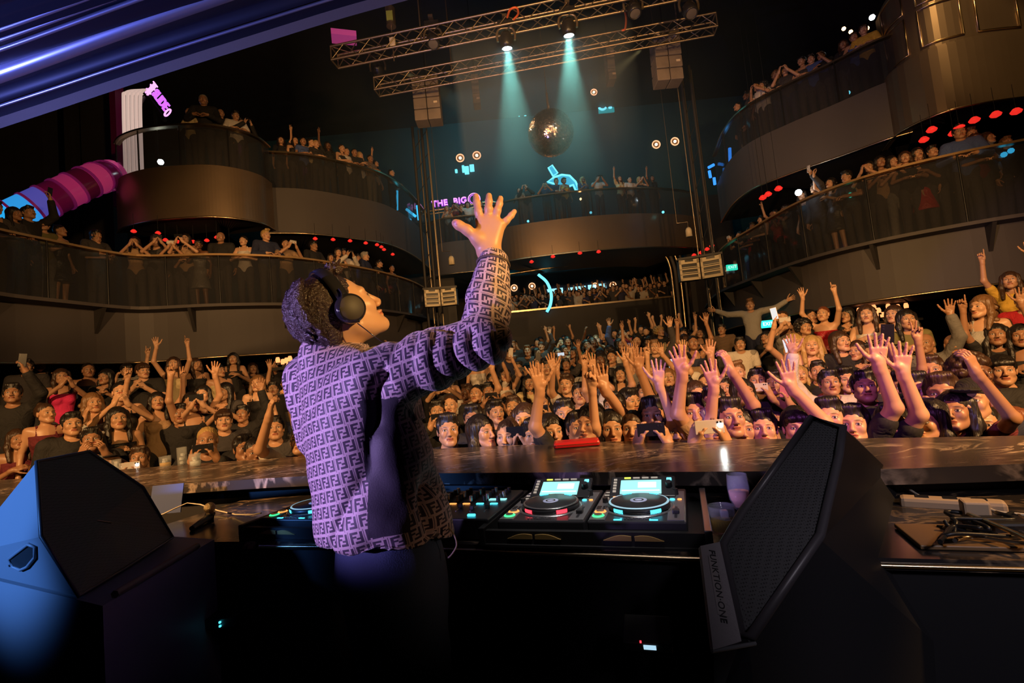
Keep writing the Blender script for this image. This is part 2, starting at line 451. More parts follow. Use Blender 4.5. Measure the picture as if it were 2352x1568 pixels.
def body_sdf(S, male, J, HM, grow=0.0, what='body', sleeve=0.0, low=0.0):
    g = grow; m = male
    def torso():
        S.ell((0, .005, 1.27), ((.165 if m else .14) + g, (.112 if m else .098) + g, .185 + g), 0)
        S.cone((-.10, .02, 1.385), (.10, .02, 1.385), (.068 if m else .056) + g, None, .06)
        S.ell((0, .005, 1.07), ((.138 if m else .112) + g, (.10 if m else .088) + g, .16 + g), .06)
        S.ell((0, .01, .93), ((.155 if m else .158) + g, (.11 if m else .112) + g, .12 + g), .07)
        if not m:
            for x in (-1, 1): S.ell((x * .068, -.072, 1.245), (.052 + g, .05 + g, .05 + g), .03)
    def arm(s, f, gg):
        sh, el, wr, d, n, mode = J[s]
        S.cone(sh, sh + (el - sh) * min(1, f * 2), (.052 if m else .042) + gg, (.041 if m else .034) + gg, .05)
        if f > .5: S.cone(el, el + (wr - el) * (f * 2 - 1), (.041 if m else .034) + gg, (.030 if m else .025) + gg, .02)
    if what == 'body':
        torso()
        for s in (1, -1):
            arm(s, 1.0, 0)
            sh, el, wr, d, n, mode = J[s]
            side = 1 if np.dot(np.cross(unit(d), unit(n)), (-s, 0, 0)) > 0 else -1
            if mode in ('hold',): side = 1 if np.dot(np.cross(unit(d), unit(n)), (0, 1, 0)) > 0 else -1
            hand_sdf(S, wr, d, n, side, mode, 1.0 if m else 0.92)
            S.cone((s * .085, .01, .90), (s * .095, 0, .50), .082, .055, .05)
            S.cone((s * .095, 0, .50), (s * .10, .03, .09), .055, .036, .02)
            S.cone((s * .10, .03, .05), (s * .12, -.11, .035), .04, .032, .03)
        head_sdf(S, HM, m, np.array((0, .025, 1.43)))
    elif what == 'top':
        torso()
        if sleeve > 0:
            for s in (1, -1): arm(s, sleeve, g + .006)
        S.cut((0, 0, -1), -(.84 if low == 0 else low))
        if sleeve == 0: S.cut((0, 0, 1), 1.335)
        else: S.ell((0, -.03, 1.475), (.07, .075, .075), .01, -1)
    elif what == 'dress':
        torso(); S.cone((0, .01, .88), (0, .01, .56), .13 + g, .2 + g, .06); S.cut((0, 0, -1), -.52); S.cut((0, 0, 1), 1.33)
    elif what == 'trousers':
        S.ell((0, .01, .93), ((.155 if m else .158) + g, (.11 if m else .112) + g, .12 + g), 0)
        for s in (1, -1):
            S.cone((s * .085, .01, .90), (s * .095, 0, .50), .082 + g, .058 + g, .05)
            S.cone((s * .095, 0, .50), (s * .10, .03, .08), .058 + g, .048 + g, .02)
        S.cut((0, 0, 1), .98); S.cut((0, 0, -1), -.06)

def add_head_attr(me, HM):
    co = np.empty(len(me.vertices) * 3, dtype=np.float32); me.vertices.foreach_get('co', co); co = co.reshape(-1, 3)
    I = np.array(HM.inverted_safe()); q = co @ I[:3, :3].T + I[:3, 3]
    a = me.attributes.new('hc', 'FLOAT_VECTOR', 'POINT'); a.data.foreach_set('vector', q.astype(np.float32).ravel())

def skin_material(name='skin', fixed=None):
    m, nt, b, N, L = new_mat(name)
    at = N.new('ShaderNodeAttribute'); at.attribute_name = 'hc'
    sx = N.new('ShaderNodeSeparateXYZ'); L.new(at.outputs['Vector'], sx.inputs[0])
    def math_(op, a, b_=None, c=None):
        n = N.new('ShaderNodeMath'); n.operation = op
        for i, v in enumerate((a, b_, c)):
            if v is None: continue
            if isinstance(v, (int, float)): n.inputs[i].default_value = v
            else: L.new(v, n.inputs[i])
        return n.outputs[0]
    ax = math_('ABSOLUTE', sx.outputs[0]); y = sx.outputs[1]; z = sx.outputs[2]
    front = math_('LESS_THAN', y, -0.055)
    def ellm(cx, cz, rx, rz, soft=0.25, ang=0.0, X=ax):
        dx = math_('SUBTRACT', X, cx); dz = math_('SUBTRACT', z, cz)
        if ang: dz = math_('SUBTRACT', dz, math_('MULTIPLY', dx, ang))
        u = math_('POWER', math_('ABSOLUTE', math_('DIVIDE', dx, rx)), 2.0); w = math_('POWER', math_('ABSOLUTE', math_('DIVIDE', dz, rz)), 2.0)
        d = math_('SQRT', math_('ADD', u, w))
        mr = N.new('ShaderNodeMapRange'); mr.inputs['From Min'].default_value = 1 - soft; mr.inputs['From Max'].default_value = 1 + soft
        mr.inputs['To Min'].default_value = 1; mr.inputs['To Max'].default_value = 0; L.new(d, mr.inputs['Value'])
        return math_('MULTIPLY', mr.outputs[0], front)
    if fixed is None:
        oi = N.new('ShaderNodeObjectInfo'); base = oi.outputs['Color']
    else:
        rgb = N.new('ShaderNodeRGB'); rgb.outputs[0].default_value = (*fixed, 1); base = rgb.outputs[0]
    tc = N.new('ShaderNodeTexCoord'); nz = N.new('ShaderNodeTexNoise'); nz.inputs['Scale'].default_value = 18; nz.inputs['Detail'].default_value = 3
    L.new(tc.outputs['Object'], nz.inputs['Vector'])
    def mix(fac, A, B):
        x = N.new('ShaderNodeMix'); x.data_type = 'RGBA'
        for nm, v in (('Factor', fac), ('A', A), ('B', B)):
            if isinstance(v, tuple): x.inputs[nm].default_value = v
            elif isinstance(v, (int, float)): x.inputs[nm].default_value = v
            else: L.new(v, x.inputs[nm])
        return x.outputs['Result']
    def mul(A, B):
        x = N.new('ShaderNodeMix'); x.data_type = 'RGBA'; x.blend_type = 'MULTIPLY'; x.inputs['Factor'].default_value = 1
        L.new(A, x.inputs['A'])
        if isinstance(B, tuple): x.inputs['B'].default_value = B
        else: L.new(B, x.inputs['B'])
        return x.outputs['Result']
    c = mix(math_('MULTIPLY', nz.outputs[0], 0.35), base, mul(base, (0.9, 0.62, 0.55, 1)))
    lips = ellm(0.0, -0.067, 0.025, 0.0105, 0.15, 0, sx.outputs[0])
    c = mix(math_('MULTIPLY', lips, 0.8), c, mul(base, (0.72, 0.28, 0.28, 1)))
    c = mix(ellm(0.0, -0.067, 0.022, 0.0016, 0.5, 0, sx.outputs[0]), c, (0.03, 0.01, 0.01, 1))
    c = mix(math_('MULTIPLY', ellm(0.031, 0.021, 0.017, 0.0036, 0.5, 0.10), 0.8), c, (0.018, 0.011, 0.008, 1))
    c = mix(ellm(0.031, -0.002, 0.0155, 0.0078, 0.15), c, (0.02, 0.012, 0.01, 1))
    c = mix(ellm(0.031, -0.0035, 0.0125, 0.005, 0.15), c, (0.55, 0.52, 0.5, 1))
    c = mix(ellm(0.031, -0.0025, 0.0056, 0.0056, 0.12), c, (0.015, 0.008, 0.005, 1))
    c = mix(ellm(0.0105, -0.048, 0.0035, 0.0016, 0.5), c, (0.03, 0.01, 0.008, 1))
    L.new(c, b.inputs['Base Color']); b.inputs['Roughness'].default_value = 0.42; b.inputs['Specular IOR Level'].default_value = 0.45
    return m
def cloth_material(name, rough=0.85, pattern=None):
    m, nt, b, N, L = new_mat(name)
    oi = N.new('ShaderNodeObjectInfo'); tc = N.new('ShaderNodeTexCoord')
    nz = N.new('ShaderNodeTexNoise'); nz.inputs['Scale'].default_value = 7; nz.inputs['Detail'].default_value = 3; nz.inputs['Distortion'].default_value = 1.5
    L.new(tc.outputs['Object'], nz.inputs['Vector'])
    bp = N.new('ShaderNodeBump'); bp.inputs['Strength'].default_value = 0.9; bp.inputs['Distance'].default_value = 0.03
    L.new(nz.outputs[0], bp.inputs['Height']); L.new(bp.outputs[0], b.inputs['Normal'])
    if pattern:
        wv = N.new('ShaderNodeTexWave'); wv.bands_direction = 'Z'; wv.inputs['Scale'].default_value = 12; L.new(tc.outputs['Object'], wv.inputs['Vector'])
        gt = N.new('ShaderNodeMath'); gt.operation = 'GREATER_THAN'; gt.inputs[1].default_value = 0.5; L.new(wv.outputs['Fac'], gt.inputs[0])
        mx = N.new('ShaderNodeMix'); mx.data_type = 'RGBA'; mx.inputs['A'].default_value = (.01, .01, .012, 1)
        L.new(gt.outputs[0], mx.inputs['Factor']); L.new(oi.outputs['Color'], mx.inputs['B']); L.new(mx.outputs['Result'], b.inputs['Base Color'])
    else: L.new(oi.outputs['Color'], b.inputs['Base Color'])
    b.inputs['Roughness'].default_value = rough
    return m
def hair_material(name='hair'):
    m, nt, b, N, L = new_mat(name)
    oi = N.new('ShaderNodeObjectInfo'); tc = N.new('ShaderNodeTexCoord'); mp = N.new('ShaderNodeMapping')
    mp.inputs['Scale'].default_value = (60, 60, 5); L.new(tc.outputs['Object'], mp.inputs['Vector'])
    nz = N.new('ShaderNodeTexNoise'); nz.inputs['Scale'].default_value = 1.6; nz.inputs['Detail'].default_value = 3; L.new(mp.outputs[0], nz.inputs['Vector'])
    bp = N.new('ShaderNodeBump'); bp.inputs['Strength'].default_value = 0.8; bp.inputs['Distance'].default_value = 0.006
    L.new(nz.outputs[0], bp.inputs['Height']); L.new(bp.outputs[0], b.inputs['Normal'])
    L.new(oi.outputs['Color'], b.inputs['Base Color']); b.inputs['Roughness'].default_value = 0.42
    return m
M_SKIN = skin_material(); M_CLOTH = cloth_material('cloth'); M_STRIPE = cloth_material('striped_cloth', .8, True); M_HAIR = hair_material()
M_SATIN = cloth_material('satin', .38)

def hair_mesh(style):
    S = SDF()
    def shell(a, front=0.03):
        S.ell((0, .024, .04), (.082 + a, .10 + a, .088 + a), 0)
    if style == 'short':
        shell(.004); S.cone((-.035, -.06, .095), (.04, -.055, .10), .026, .022, .03)
        for x in (-1, 1): S.cone((x * .07, -.02, .04), (x * .072, -.01, -.005), .014, .008, .02)
        S.ell((0, .07, -.01), (.065, .045, .06), .03)
        S.ell((0, -.115, -.04), (.078, .075, .095), .01, -1)
    elif style == 'fringe':
        shell(.008); S.cone((-.045, -.075, .055), (.045, -.075, .055), .022, .022, .03); S.ell((0, .06, -.01), (.078, .055, .07), .03)
        S.ell((0, -.12, -.06), (.08, .07, .092), .01, -1)
    elif style == 'quiff':
        shell(.002); S.cone((-.03, -.065, .11), (.04, -.05, .125), .03, .026, .03)
        S.ell((0, .07, -.01), (.06, .045, .05), .03); S.ell((0, -.115, -.035), (.085, .075, .1), .01, -1)
    elif style == 'crop':
        shell(-.001); S.ell((0, .065, 0), (.065, .045, .06), .03); S.ell((0, -.11, -.03), (.085, .07, .1), .008, -1)
    elif style == 'bun':
        shell(.001); S.ell((0, .06, .005), (.068, .05, .06), .03); S.ell((0, .085, .115), (.034, .034, .032), .01); S.ell((0, -.115, -.04), (.072, .075, .098), .01, -1)
    elif style in ('long', 'wavy', 'side'):
        shell(.006)
        S.cone((0, .06, .02), (0, .075, -.22), .075, .07, .04)
        for x in (-1, 1):
            S.cone((x * .075, -.01, .05), (x * .088, .0, -.08), .024, .03, .03)
            if style != 'side' or x > 0: S.cone((x * .088, .0, -.08), (x * .085, -.045, -.24), .03, .022, .03)
        if style == 'wavy':
            for i in range(16):
                a = i * 2.4; S.ell((.09 * math.sin(a), .05 + .05 * math.cos(a) * (1 if i % 2 else .3), .02 - i * .017), (.034, .034, .03), .02)
        S.ell((0, -.105, -.045), (.066, .075, .1), .012, -1); S.cone((0, -.05, -.12), (0, -.06, -.3), .05, .06, .02, -1)
    elif style == 'curly':
        r = random.Random(3)
        shell(.006)
        for i in range(60):
            a = i * 2.399; zz = 1 - 1.5 * i / 60; rr = math.sqrt(max(0, 1 - zz * zz * .9)); p = (.1 * rr * math.cos(a), .035 + .115 * rr * math.sin(a), .02 + .11 * zz)
            if p[1] < -.03 and p[2] < .06: continue
            S.ell(p, (.03, .03, .03), .012)
        S.ell((0, -.12, -.03), (.066, .07, .095), .01, -1)
    elif style == 'cap':
        S.ell((0, .02, .045), (.088, .105, .085), 0); S.ell((0, -.125, .052), (.07, .065, .012), .02); S.cut((0, 0, -1), -.035)
    def disp(co, g):
        if style == 'cap': return co
        n = np.array([noise.noise(Vector((p[0] * 55, p[1] * 55, p[2] * 14))) + .6 * noise.noise(Vector((p[0] * 120 + 5, p[1] * 120, p[2] * 30))) for p in co])
        return co + g * (n * .0042)[:, None]
    return S.mesh(.0062, 'hair_' + style, disp=disp)

# ------------------------------------------------------------------ venue materials
M_DARK = pmat('dark_paint', (.028, .025, .026), .55, var=.3, vscale=2)
M_WALL = pmat('charcoal_wall', (.075, .066, .068), .6, var=.12, vscale=1.2)
M_BRONZE = pmat('bronze_panel', (.26, .19, .13), .36, metal=.75, var=.15, vscale=1.5, bump=.05, bscale=3)
M_BLACK = pmat('black_metal', (.012, .012, .013), .38)
M_TRIM = pmat('brass_trim', (.75, .58, .36), .28, metal=1)
M_STEEL = pmat('truss_steel', (.42, .33, .22), .38, metal=.9)
M_GLASS = pmat('smoked_glass', (.05, .05, .055), .06, alpha=.34, spec=.6)
M_FLOORM = pmat('dance_floor_dark', (.015, .014, .014), .4)
M_CREAM = pmat('cream_plastic', (.62, .52, .36), .5)
M_TEAL = pmat('haze_teal_wall', (.012, .05, .062), .85, var=.25, vscale=.3)  # teal of the haze put into the dark back wall's colour
E_PURPLE = emat('purple_neon', (.62, .14, .95), 1.25)
E_PINKW = emat('pink_white_neon', (.95, .42, .95), 1.3)
E_CYAN = emat('cyan_neon', (.04, .5, .9), 1.3)
E_CYANW = emat('pale_cyan_neon', (.16, .75, .95), 1.6)
E_BLUE = emat('blue_led', (.03, .25, .95), 1.6)
E_TEAL = emat('green_exit', (.02, .75, .5), 2.2)
E_RED = emat('red_lamp_glow', (1.0, .03, .02), .8)
E_WARM = emat('warm_bulb', (1.0, .55, .25), 6)
E_WHITE = emat('white_lens', (.75, .92, 1.0), 30)

def struct(name, mb, m):
    return tag(mb.build(name, m), kind='structure')
def spline(pts, n):
    P = [Vector(p) for p in pts]; P = [2 * P[0] - P[1]] + P + [2 * P[-1] - P[-2]]; out = []
    for i in range(1, len(P) - 2):
        for k in range(n):
            t = k / n; a, b, c, d = P[i - 1:i + 3]
            out.append(.5 * ((2 * b) + (c - a) * t + (2 * a - 5 * b + 4 * c - d) * t * t + (3 * b - a - 3 * c + d) * t ** 3))
    return out + [P[-2]]
def even(pts, n):
    d = [0]
    for a, b in zip(pts, pts[1:]): d.append(d[-1] + (b - a).length)
    out = []; j = 0
    for i in range(n):
        s = d[-1] * i / (n - 1)
        while j < len(d) - 2 and d[j + 1] < s: j += 1
        t = (s - d[j]) / max(1e-9, d[j + 1] - d[j]); out.append(pts[j].lerp(pts[j + 1], min(1, max(0, t))))
    return out
def px_curve(px, z, n=60):
    return even([Vector((p.x, p.y, 0)) for p in spline([at_z(x, y, z) for x, y in px], 8)], n)
def normals(c):
    out = []
    for i, p in enumerate(c):
        t = (c[min(i + 1, len(c) - 1)] - c[max(i - 1, 0)]).normalized(); n = Vector((t.y, -t.x, 0))
        out.append(n)
    s = sum(n.dot(p) for n, p in zip(out, c))
    return [n if s > 0 else -n for n in out]           # pointing away from the room
def off(c, N, d, z): return [Vector((p.x + n.x * d, p.y + n.y * d, z)) for p, n in zip(c, N)]
def band(c, N, prof, closed=True):
    """prof: list of (outward offset, z); sweeps the profile along the curve"""
    m = MB(); rows = [off(c, N, d, z) for d, z in prof]
    if closed: rows.append(rows[0])
    m.grid(rows, sm=False)
    if closed and len(prof) > 2:
        m.add([r[0] for r in rows[:-1]], [tuple(range(len(prof)))]); m.add([r[-1] for r in rows[:-1]], [tuple(range(len(prof)))])
    return m

# ------------------------------------------------------------------ room shell
m = MB(); m.box((0, 11, 13.1), (60, 44, .2)); struct('ceiling', m, M_DARK)
m = MB(); m.box((0, 28.2, 6), (60, .3, 15)); struct('wall_back', m, M_DARK)
m = MB(); m.box((0, 21.3, 9.5), (50, .3, 7.3)); struct('wall_upper_back', m, M_TEAL)
m = MB(); m.box((-25, 11, 6), (.3, 44, 15)); struct('wall_left', m, M_DARK)
m = MB(); m.box((25, 11, 6), (.3, 44, 15)); struct('wall_right', m, M_DARK)
m = MB(); m.box((0, -9, 6), (60, .3, 15)); struct('wall_rear', m, M_DARK)
m = MB(); m.box((0, 11, -.6), (60, 44, .2)); struct('floor', m, M_FLOORM)
# terraces: rings round the booth, each a little higher
def floor_z(x, y):
    R = math.hypot(x, y)
    if R < 5.5: return -.42
    k = int((R - 5.5) / .9) + 1
    side = .30 if (abs(x) > .55 * y and R > 7.2) else 0
    return -.42 + min(k * .128, 1.15) + side
ring = []
R = 5.5; k = 1
while R < 17:
    ring.append((R, R + .9, -.42 + min(k * .128, 1.15))); R += .9; k += 1
m = MB(); A0, A1, NA = math.radians(8), math.radians(172), 72
prof = [(0.6, -.5), (5.5, -.42)]
m = MB()
rows = []
for r0, z in [(1.0, -.42), (5.5, -.42)] + [q for a, b, z in ring for q in ((a + .001, z), (b, z))] + [(17.2, -.5)]:
    rows.append([Vector((r0 * math.cos(A0 + (A1 - A0) * i / NA), r0 * math.sin(A0 + (A1 - A0) * i / NA), z)) for i in range(NA + 1)])
m.grid(rows, sm=False); o = struct('floor_terrace', m, M_FLOORM)
for sgn in (-1, 1):                                     # raised side platforms
    m = MB(); rows = []
    t0 = math.atan(.55)
    for r0, z in [(7.2, -.5)] + [q for a, b, z in ring for q in ((max(a, 7.2) + .002, z + .3), (max(b, 7.2), z + .3))] + [(17, -.5)]:
        rows.append([Vector((sgn * r0 * math.sin(a), r0 * math.cos(a), z)) for a in [t0 + (math.radians(82) - t0) * i / 40 for i in range(41)]])
    m.grid(rows, sm=False)
    struct('floor_platform', m, M_FLOORM)

# ------------------------------------------------------------------ balconies
def balcony(name, label, px_rail, z_rail, z_deck, z_bot, fascia, ledge=False, glass=True, npan=6, depth=3.2, trim=True, pad=.0, group='curved balconies round the hall', topmat=None):
    c = px_curve(px_rail, z_rail); N = normals(c); root = empty('balcony', c[len(c) // 2], label=label, cat='balcony', group=group)
    inv = Matrix.Translation(-Vector(root.location))
    def put(nm, mb, mt, par=root, lab=None):
        me = mb.mesh(nm); me.transform(inv)
        o = link_mesh(nm, me, mt, par)
        if lab: o['label'] = lab
        return o
    put('deck', band(c, N, [(.02, z_deck), (depth, z_deck), (depth, z_deck - .14), (.02, z_deck - .14)]), M_DARK)
    put('fascia', band(c, N, [(-.03, z_deck + .03), (.05, z_deck + .03), (.05, z_bot), (-.03, z_bot)]), fascia)
    put('soffit', band(c, N, [(.05, z_bot + .02), (depth, z_bot + .02), (depth, z_bot + .06), (.05, z_bot + .06)]), M_DARK)
    if trim:
        t = MB(); t.tube(off(c, N, -.04, z_bot), .022, 6); put('bottom_trim', t, M_TRIM)
    if ledge:
        put('ledge', band(c, N, [(-.34, z_deck + .02), (-.03, z_deck + .02), (-.03, z_deck - .06), (-.34, z_deck - .04)]), M_WALL)
        b = MB()
        for i in range(4, len(c) - 3, 7):
            n = N[i]; p = c[i]; t = Vector((-n.y, n.x, 0)) * .03
            q = [Vector((p.x - n.x * .3, p.y - n.y * .3, z_deck - .04)), Vector((p.x - n.x * .03, p.y - n.y * .03, z_deck - .04)), Vector((p.x - n.x * .03, p.y - n.y * .03, z_deck - .5))]
            b.prism([v - t for v in q], 2 * t)
        put('bracket', b, M_DARK)['kind'] = 'stuff'
    if glass:
        k = (len(c) - 1) // npan
        for j in range(npan):
            a, b_ = j * k, min((j + 1) * k, len(c) - 1) if j < npan - 1 else len(c) - 1
            cc, nn = c[a:b_ + 1], N[a:b_ + 1]
            put('glass_panel', band(cc, nn, [(.0, z_deck + .05), (.012, z_deck + .05), (.012, z_rail - .03), (.0, z_rail - .03)]), M_GLASS)
            q = MB(); p = c[a]; q.cyl((p.x, p.y, z_deck), (p.x, p.y, z_rail), .016, n=6); put('post', q, M_BLACK)
        put('handrail', band(c, N, [(-.05, z_rail), (-.05, z_rail + .04), (.08, z_rail + .045), (.08, z_rail)]), M_TRIM if topmat is None else topmat)
    return c, N, root, put

M_RAILWOOD = pmat('varnished_rail', (.42, .26, .12), .3, metal=.4)
L1 = balcony('l', 'lower left balcony with a long curved glass rail above a plain dark fascia', [(-260, 470), (-100, 505), (0, 531), (120, 556), (230, 578), (330, 590), (500, 587), (650, 592), (760, 605), (880, 628), (960, 655), (1005, 690)], 4.62, 3.52, 2.47, M_WALL, ledge=True, npan=12, depth=2.6, topmat=M_RAILWOOD)
R1 = balcony('r', 'lower right balcony with a dark fascia rising towards the picture edge', [(2700, 250), (2500, 292), (2352, 325), (2200, 355), (2000, 405), (1850, 460), (1740, 520), (1660, 572), (1630, 625)], 4.62, 3.33, 2.26, M_WALL, ledge=True, npan=9, depth=2.6, topmat=M_RAILWOOD)
LD = balcony('ld', 'rounded bronze balcony drum on the upper left with the white arch behind its rail', [(266, 332), (280, 316), (320, 301), (380, 292), (470, 289), (540, 300), (590, 318), (617, 340)], 7.8, 6.85, 5.67, M_BRONZE, npan=4, depth=3.4)
LW = balcony('lw', 'upper left balcony wing curving back from the bronze drum to the cable tower', [(606, 350), (700, 357), (800, 378), (880, 402), (940, 445), (985, 500)], 7.8, 6.84, 5.67, M_WALL, ledge=False, npan=4, depth=2.8)
RW = balcony('rw', 'upper right balcony wing between the big bronze drum and the hall end', [(2060, 78), (2000, 102), (1900, 152), (1800, 200), (1710, 250), (1665, 300), (1640, 360)], 7.8, 6.84, 5.67, M_WALL, npan=5, depth=2.8)
RD = balcony('rd', 'large bronze balcony drum with a panelled parapet at the top right', [(2033, 345), (2060, 312), (2110, 283), (2200, 250), (2352, 225), (2560, 215), (2760, 240)], 5.67, 6.9, 5.67, M_BRONZE, glass=False, npan=4, depth=3.4)
CB = balcony('cb', 'far bronze balcony drum facing the booth under the mirror ball', [(1120, 478), (1170, 462), (1250, 449), (1350, 438), (1450, 433), (1540, 436), (1600, 445)], 7.8, 6.84, 5.62, M_BRONZE, npan=6, depth=3.0)
CS = balcony('cs', 'small far balcony under the purple neon words', [(975, 518), (1010, 505), (1060, 498), (1110, 494), (1150, 492)], 7.8, 6.84, 5.62, M_WALL, npan=3, depth=2.4)

# parapet with framed panels on the right drum
c, N, root, put = RD
put('parapet', band(c, N, [(.18, 6.9), (.30, 6.9), (.30, 8.6), (.18, 8.6)]), M_BRONZE)
put('parapet_foot', band(c, N, [(.0, 6.88), (.2, 6.95), (.2, 7.0), (.0, 6.98)]), M_BRONZE)
pf = MB()
for j in range(3, len(c) - 9, 8):
    a, b_ = j, j + 7
    for z0, z1 in ((7.15, 7.9), (8.0, 8.5)):
        P = [Vector((c[i].x + N[i].x * .165, c[i].y + N[i].y * .165, z)) for z, seq in ((z0, range(a, b_)), (z1, range(b_ - 1, a - 1, -1))) for i in seq]
        pf.tube(P, .018, 5, closed=True)
put('panel_moulding', pf, M_TRIM)['kind'] = 'stuff'

# dark uprights and pipes on the left wall behind the slide
for px, w in ((60, 1.5), (172, .22), (235, .9)):
    p = at_y(px, 300, 14.5); m = MB(); m.box((p.x, p.y, 6.5), (w, .5, 13))
    tag(m.build('wall_pillar', M_DARK), 'square dark pillar on the left wall, ' + {60: 'the wide one at the picture edge', 172: 'the thin one', 235: 'the one beside the white arch'}[px], 'pillar', kind='structure')

# ------------------------------------------------------------------ rear room seen through the rounded opening
def flat(px0, py0, px1, py1, y):
    return at_y(px0, py0, y), at_y(px1, py1, y)
YW = 19.3
op = [at_y(1100, 640, YW), at_y(1250, 617, YW), at_y(1400, 594, YW), at_y(1490, 580, YW), at_y(1522, 583, YW), at_y(1538, 608, YW), at_y(1546, 660, YW), at_y(1556, 760, YW)]
root = empty('opening_frame', op[3], label='rounded multi-line frame round the opening to the rear bar', cat='frame')
for k, (dz, dx, mt) in enumerate(((0, 0, M_TRIM), (.22, .16, M_WALL), (.42, .34, M_TRIM), (.62, .52, M_WALL))):
    m = MB(); m.tube([p - Vector(root.location) + Vector((dx * min(1, max(0, (i - 2) / 2)), 0, dz * (1 - .5 * max(0, i - 4) / 3 if i > 3 else 1))) for i, p in enumerate(spline(op, 6)[::6])] if False else spline([p - Vector(root.location) + Vector((dx * (0 if i < 3 else min(1, (i - 2) / 3)), 0, dz * (1 if i < 4 else max(0, (5 - i))))) for i, p in enumerate(op)], 6), .05 if k != 1 else .07, 8)
    m.build('frame_line', mt, root)
# wall round the opening
xr = op[-1].x + .55; ztop = 5.45
m = MB(); m.box((xr + 1.2, YW + .2, 4.0), (2.0, .3, 8.0)); m.box((op[0].x - 4.0, YW + .2, 4.0), (6.0, .3, 8.0)); struct('wall_opening', m, M_DARK)
# front of the rear-bar balcony: dark apron with its brass rail
a, b = at_y(1120, 722, 21), at_y(1560, 680, 21)
root = empty('rear_balcony', (a + b) / 2, label='straight far balcony with a brass rail inside the rounded opening', cat='balcony')
cc = Vector(root.location); zz = (a.z + b.z) / 2
m = MB(); m.box((0, 0, -1.15), (b.x - a.x + 1, .15, 2.2)); m.build('apron', M_DARK, root)
m = MB(); m.box((0, -.08, 0), (b.x - a.x + 1, .12, .07)); m.build('handrail', M_TRIM, root)
m = MB(); m.box((0, 3.2, -1.0), (b.x - a.x + 1, 6.4, .1)); m.build('deck', M_DARK, root)
m = MB(); m.box((cc.x + .5, 27.6, 4.5), (12, .15, 7)); struct('wall_rear_bar', m, pmat('rear_bar_wall', (.03, .05, .09), .6))
# cyan neon curve and the cut-off pale letters behind the heads
m = MB(); m.tube(spline([at_y(1236, 630, 20.6), at_y(1256, 648, 20.6), at_y(1266, 675, 20.6), at_y(1264, 700, 20.6), at_y(1256, 716, 20.6)], 8), .062, 10)
tag(m.build('neon_curve', E_CYANW), 'curved cyan neon tube in the opening of the rear bar', 'neon light')
root = empty('lit_sign', at_y(1330, 665, 27.47), label='row of pale cyan letters mostly hidden behind the rear bar crowd', cat='sign')
loc = Vector(root.location)
for i, (px, py, w, kind) in enumerate([(1268, 669, .55, 'u'), (1290, 668, .16, 'i'), (1311, 666, .3, 'v'), (1334, 663, .6, 'u'), (1360, 661, .45, 'e'), (1378, 659, .2, 'i'), (1388, 658, .2, 'i')]):
    p = at_y(px, py, 27.47) - loc; m = MB()
    if kind == 'u': m.prism([p + Vector((w * .5 * math.cos(a), 0, w * .55 * math.sin(a) + .15)) for a in [math.pi + math.pi * t / 12 for t in range(13)]], (0, .06, 0))
    elif kind == 'v': m.prism([p + Vector(q) for q in ((-w / 2, 0, .15), (w / 2, 0, .15), (0, 0, -.2))], (0, .06, 0))
    else: m.box(p, (w, .06, .36))
    m.build('letter', emat('letter_glow', (.35, .8, .9), 1.2) if i == 0 else bpy.data.materials['letter_glow'], root)
def ring_lamp(px, py, y, r=.17, where=''):
    p = at_y(px, py, y); root = empty('ring_lamp', p, label='round target-shaped warm wall lamp ' + where, cat='wall lamp', group='round ring lamps')
    Rx = Matrix.Rotation(math.radians(90), 3, 'X')
    m = MB(); m.lathe((0, 0, 0), [(r * .78, -.03), (r, -.03), (r, .03), (r * .78, .03), (r * .78, -.03)], 24, Rx); m.build('outer_ring', emat('ring_glow', (1, .5, .25), 1.5) if 'ring_glow' not in bpy.data.materials else bpy.data.materials['ring_glow'], root)
    m = MB(); m.lathe((0, 0, 0), [(0, -.05), (r * .34, -.04), (r * .34, .03), (0, .03)], 16, Rx); m.build('bulb', E_WARM, root)
    m = MB(); m.lathe((0, 0.03, 0), [(0, 0), (r * 1.02, 0), (r * 1.02, .03), (0, .03)], 24, Rx); m.build('back_plate', M_BRONZE, root)
    if y < 19: m = MB(); m.cyl((0, .03, r * .9), (0, .03, 13.05 - p.z), .012, n=5); m.build('hanging_wire', M_BLACK, root)
for q in ((1181, 661, 27.47, .2, 'left of three on the rear bar wall'), (1222, 657, 27.47, .2, 'second from the left on the rear bar wall'), (1367, 657, 27.47, .2, 'above the pale letters'), (1408, 655, 27.47, .2, 'rightmost on the rear bar wall'),
          (1057, 363, 21.1, .19, 'left one of the pair above the purple words'), (1095, 357, 21.1, .19, 'right one of the pair above the purple words'),
          (1507, 332, 21.1, .19, 'left one of the pair right of the mirror ball'), (1550, 325, 21.1, .19, 'right one of the pair right of the mirror ball'), (1364, 212, 18.0, .13, 'single one left of the cyan sign')): ring_lamp(*q)

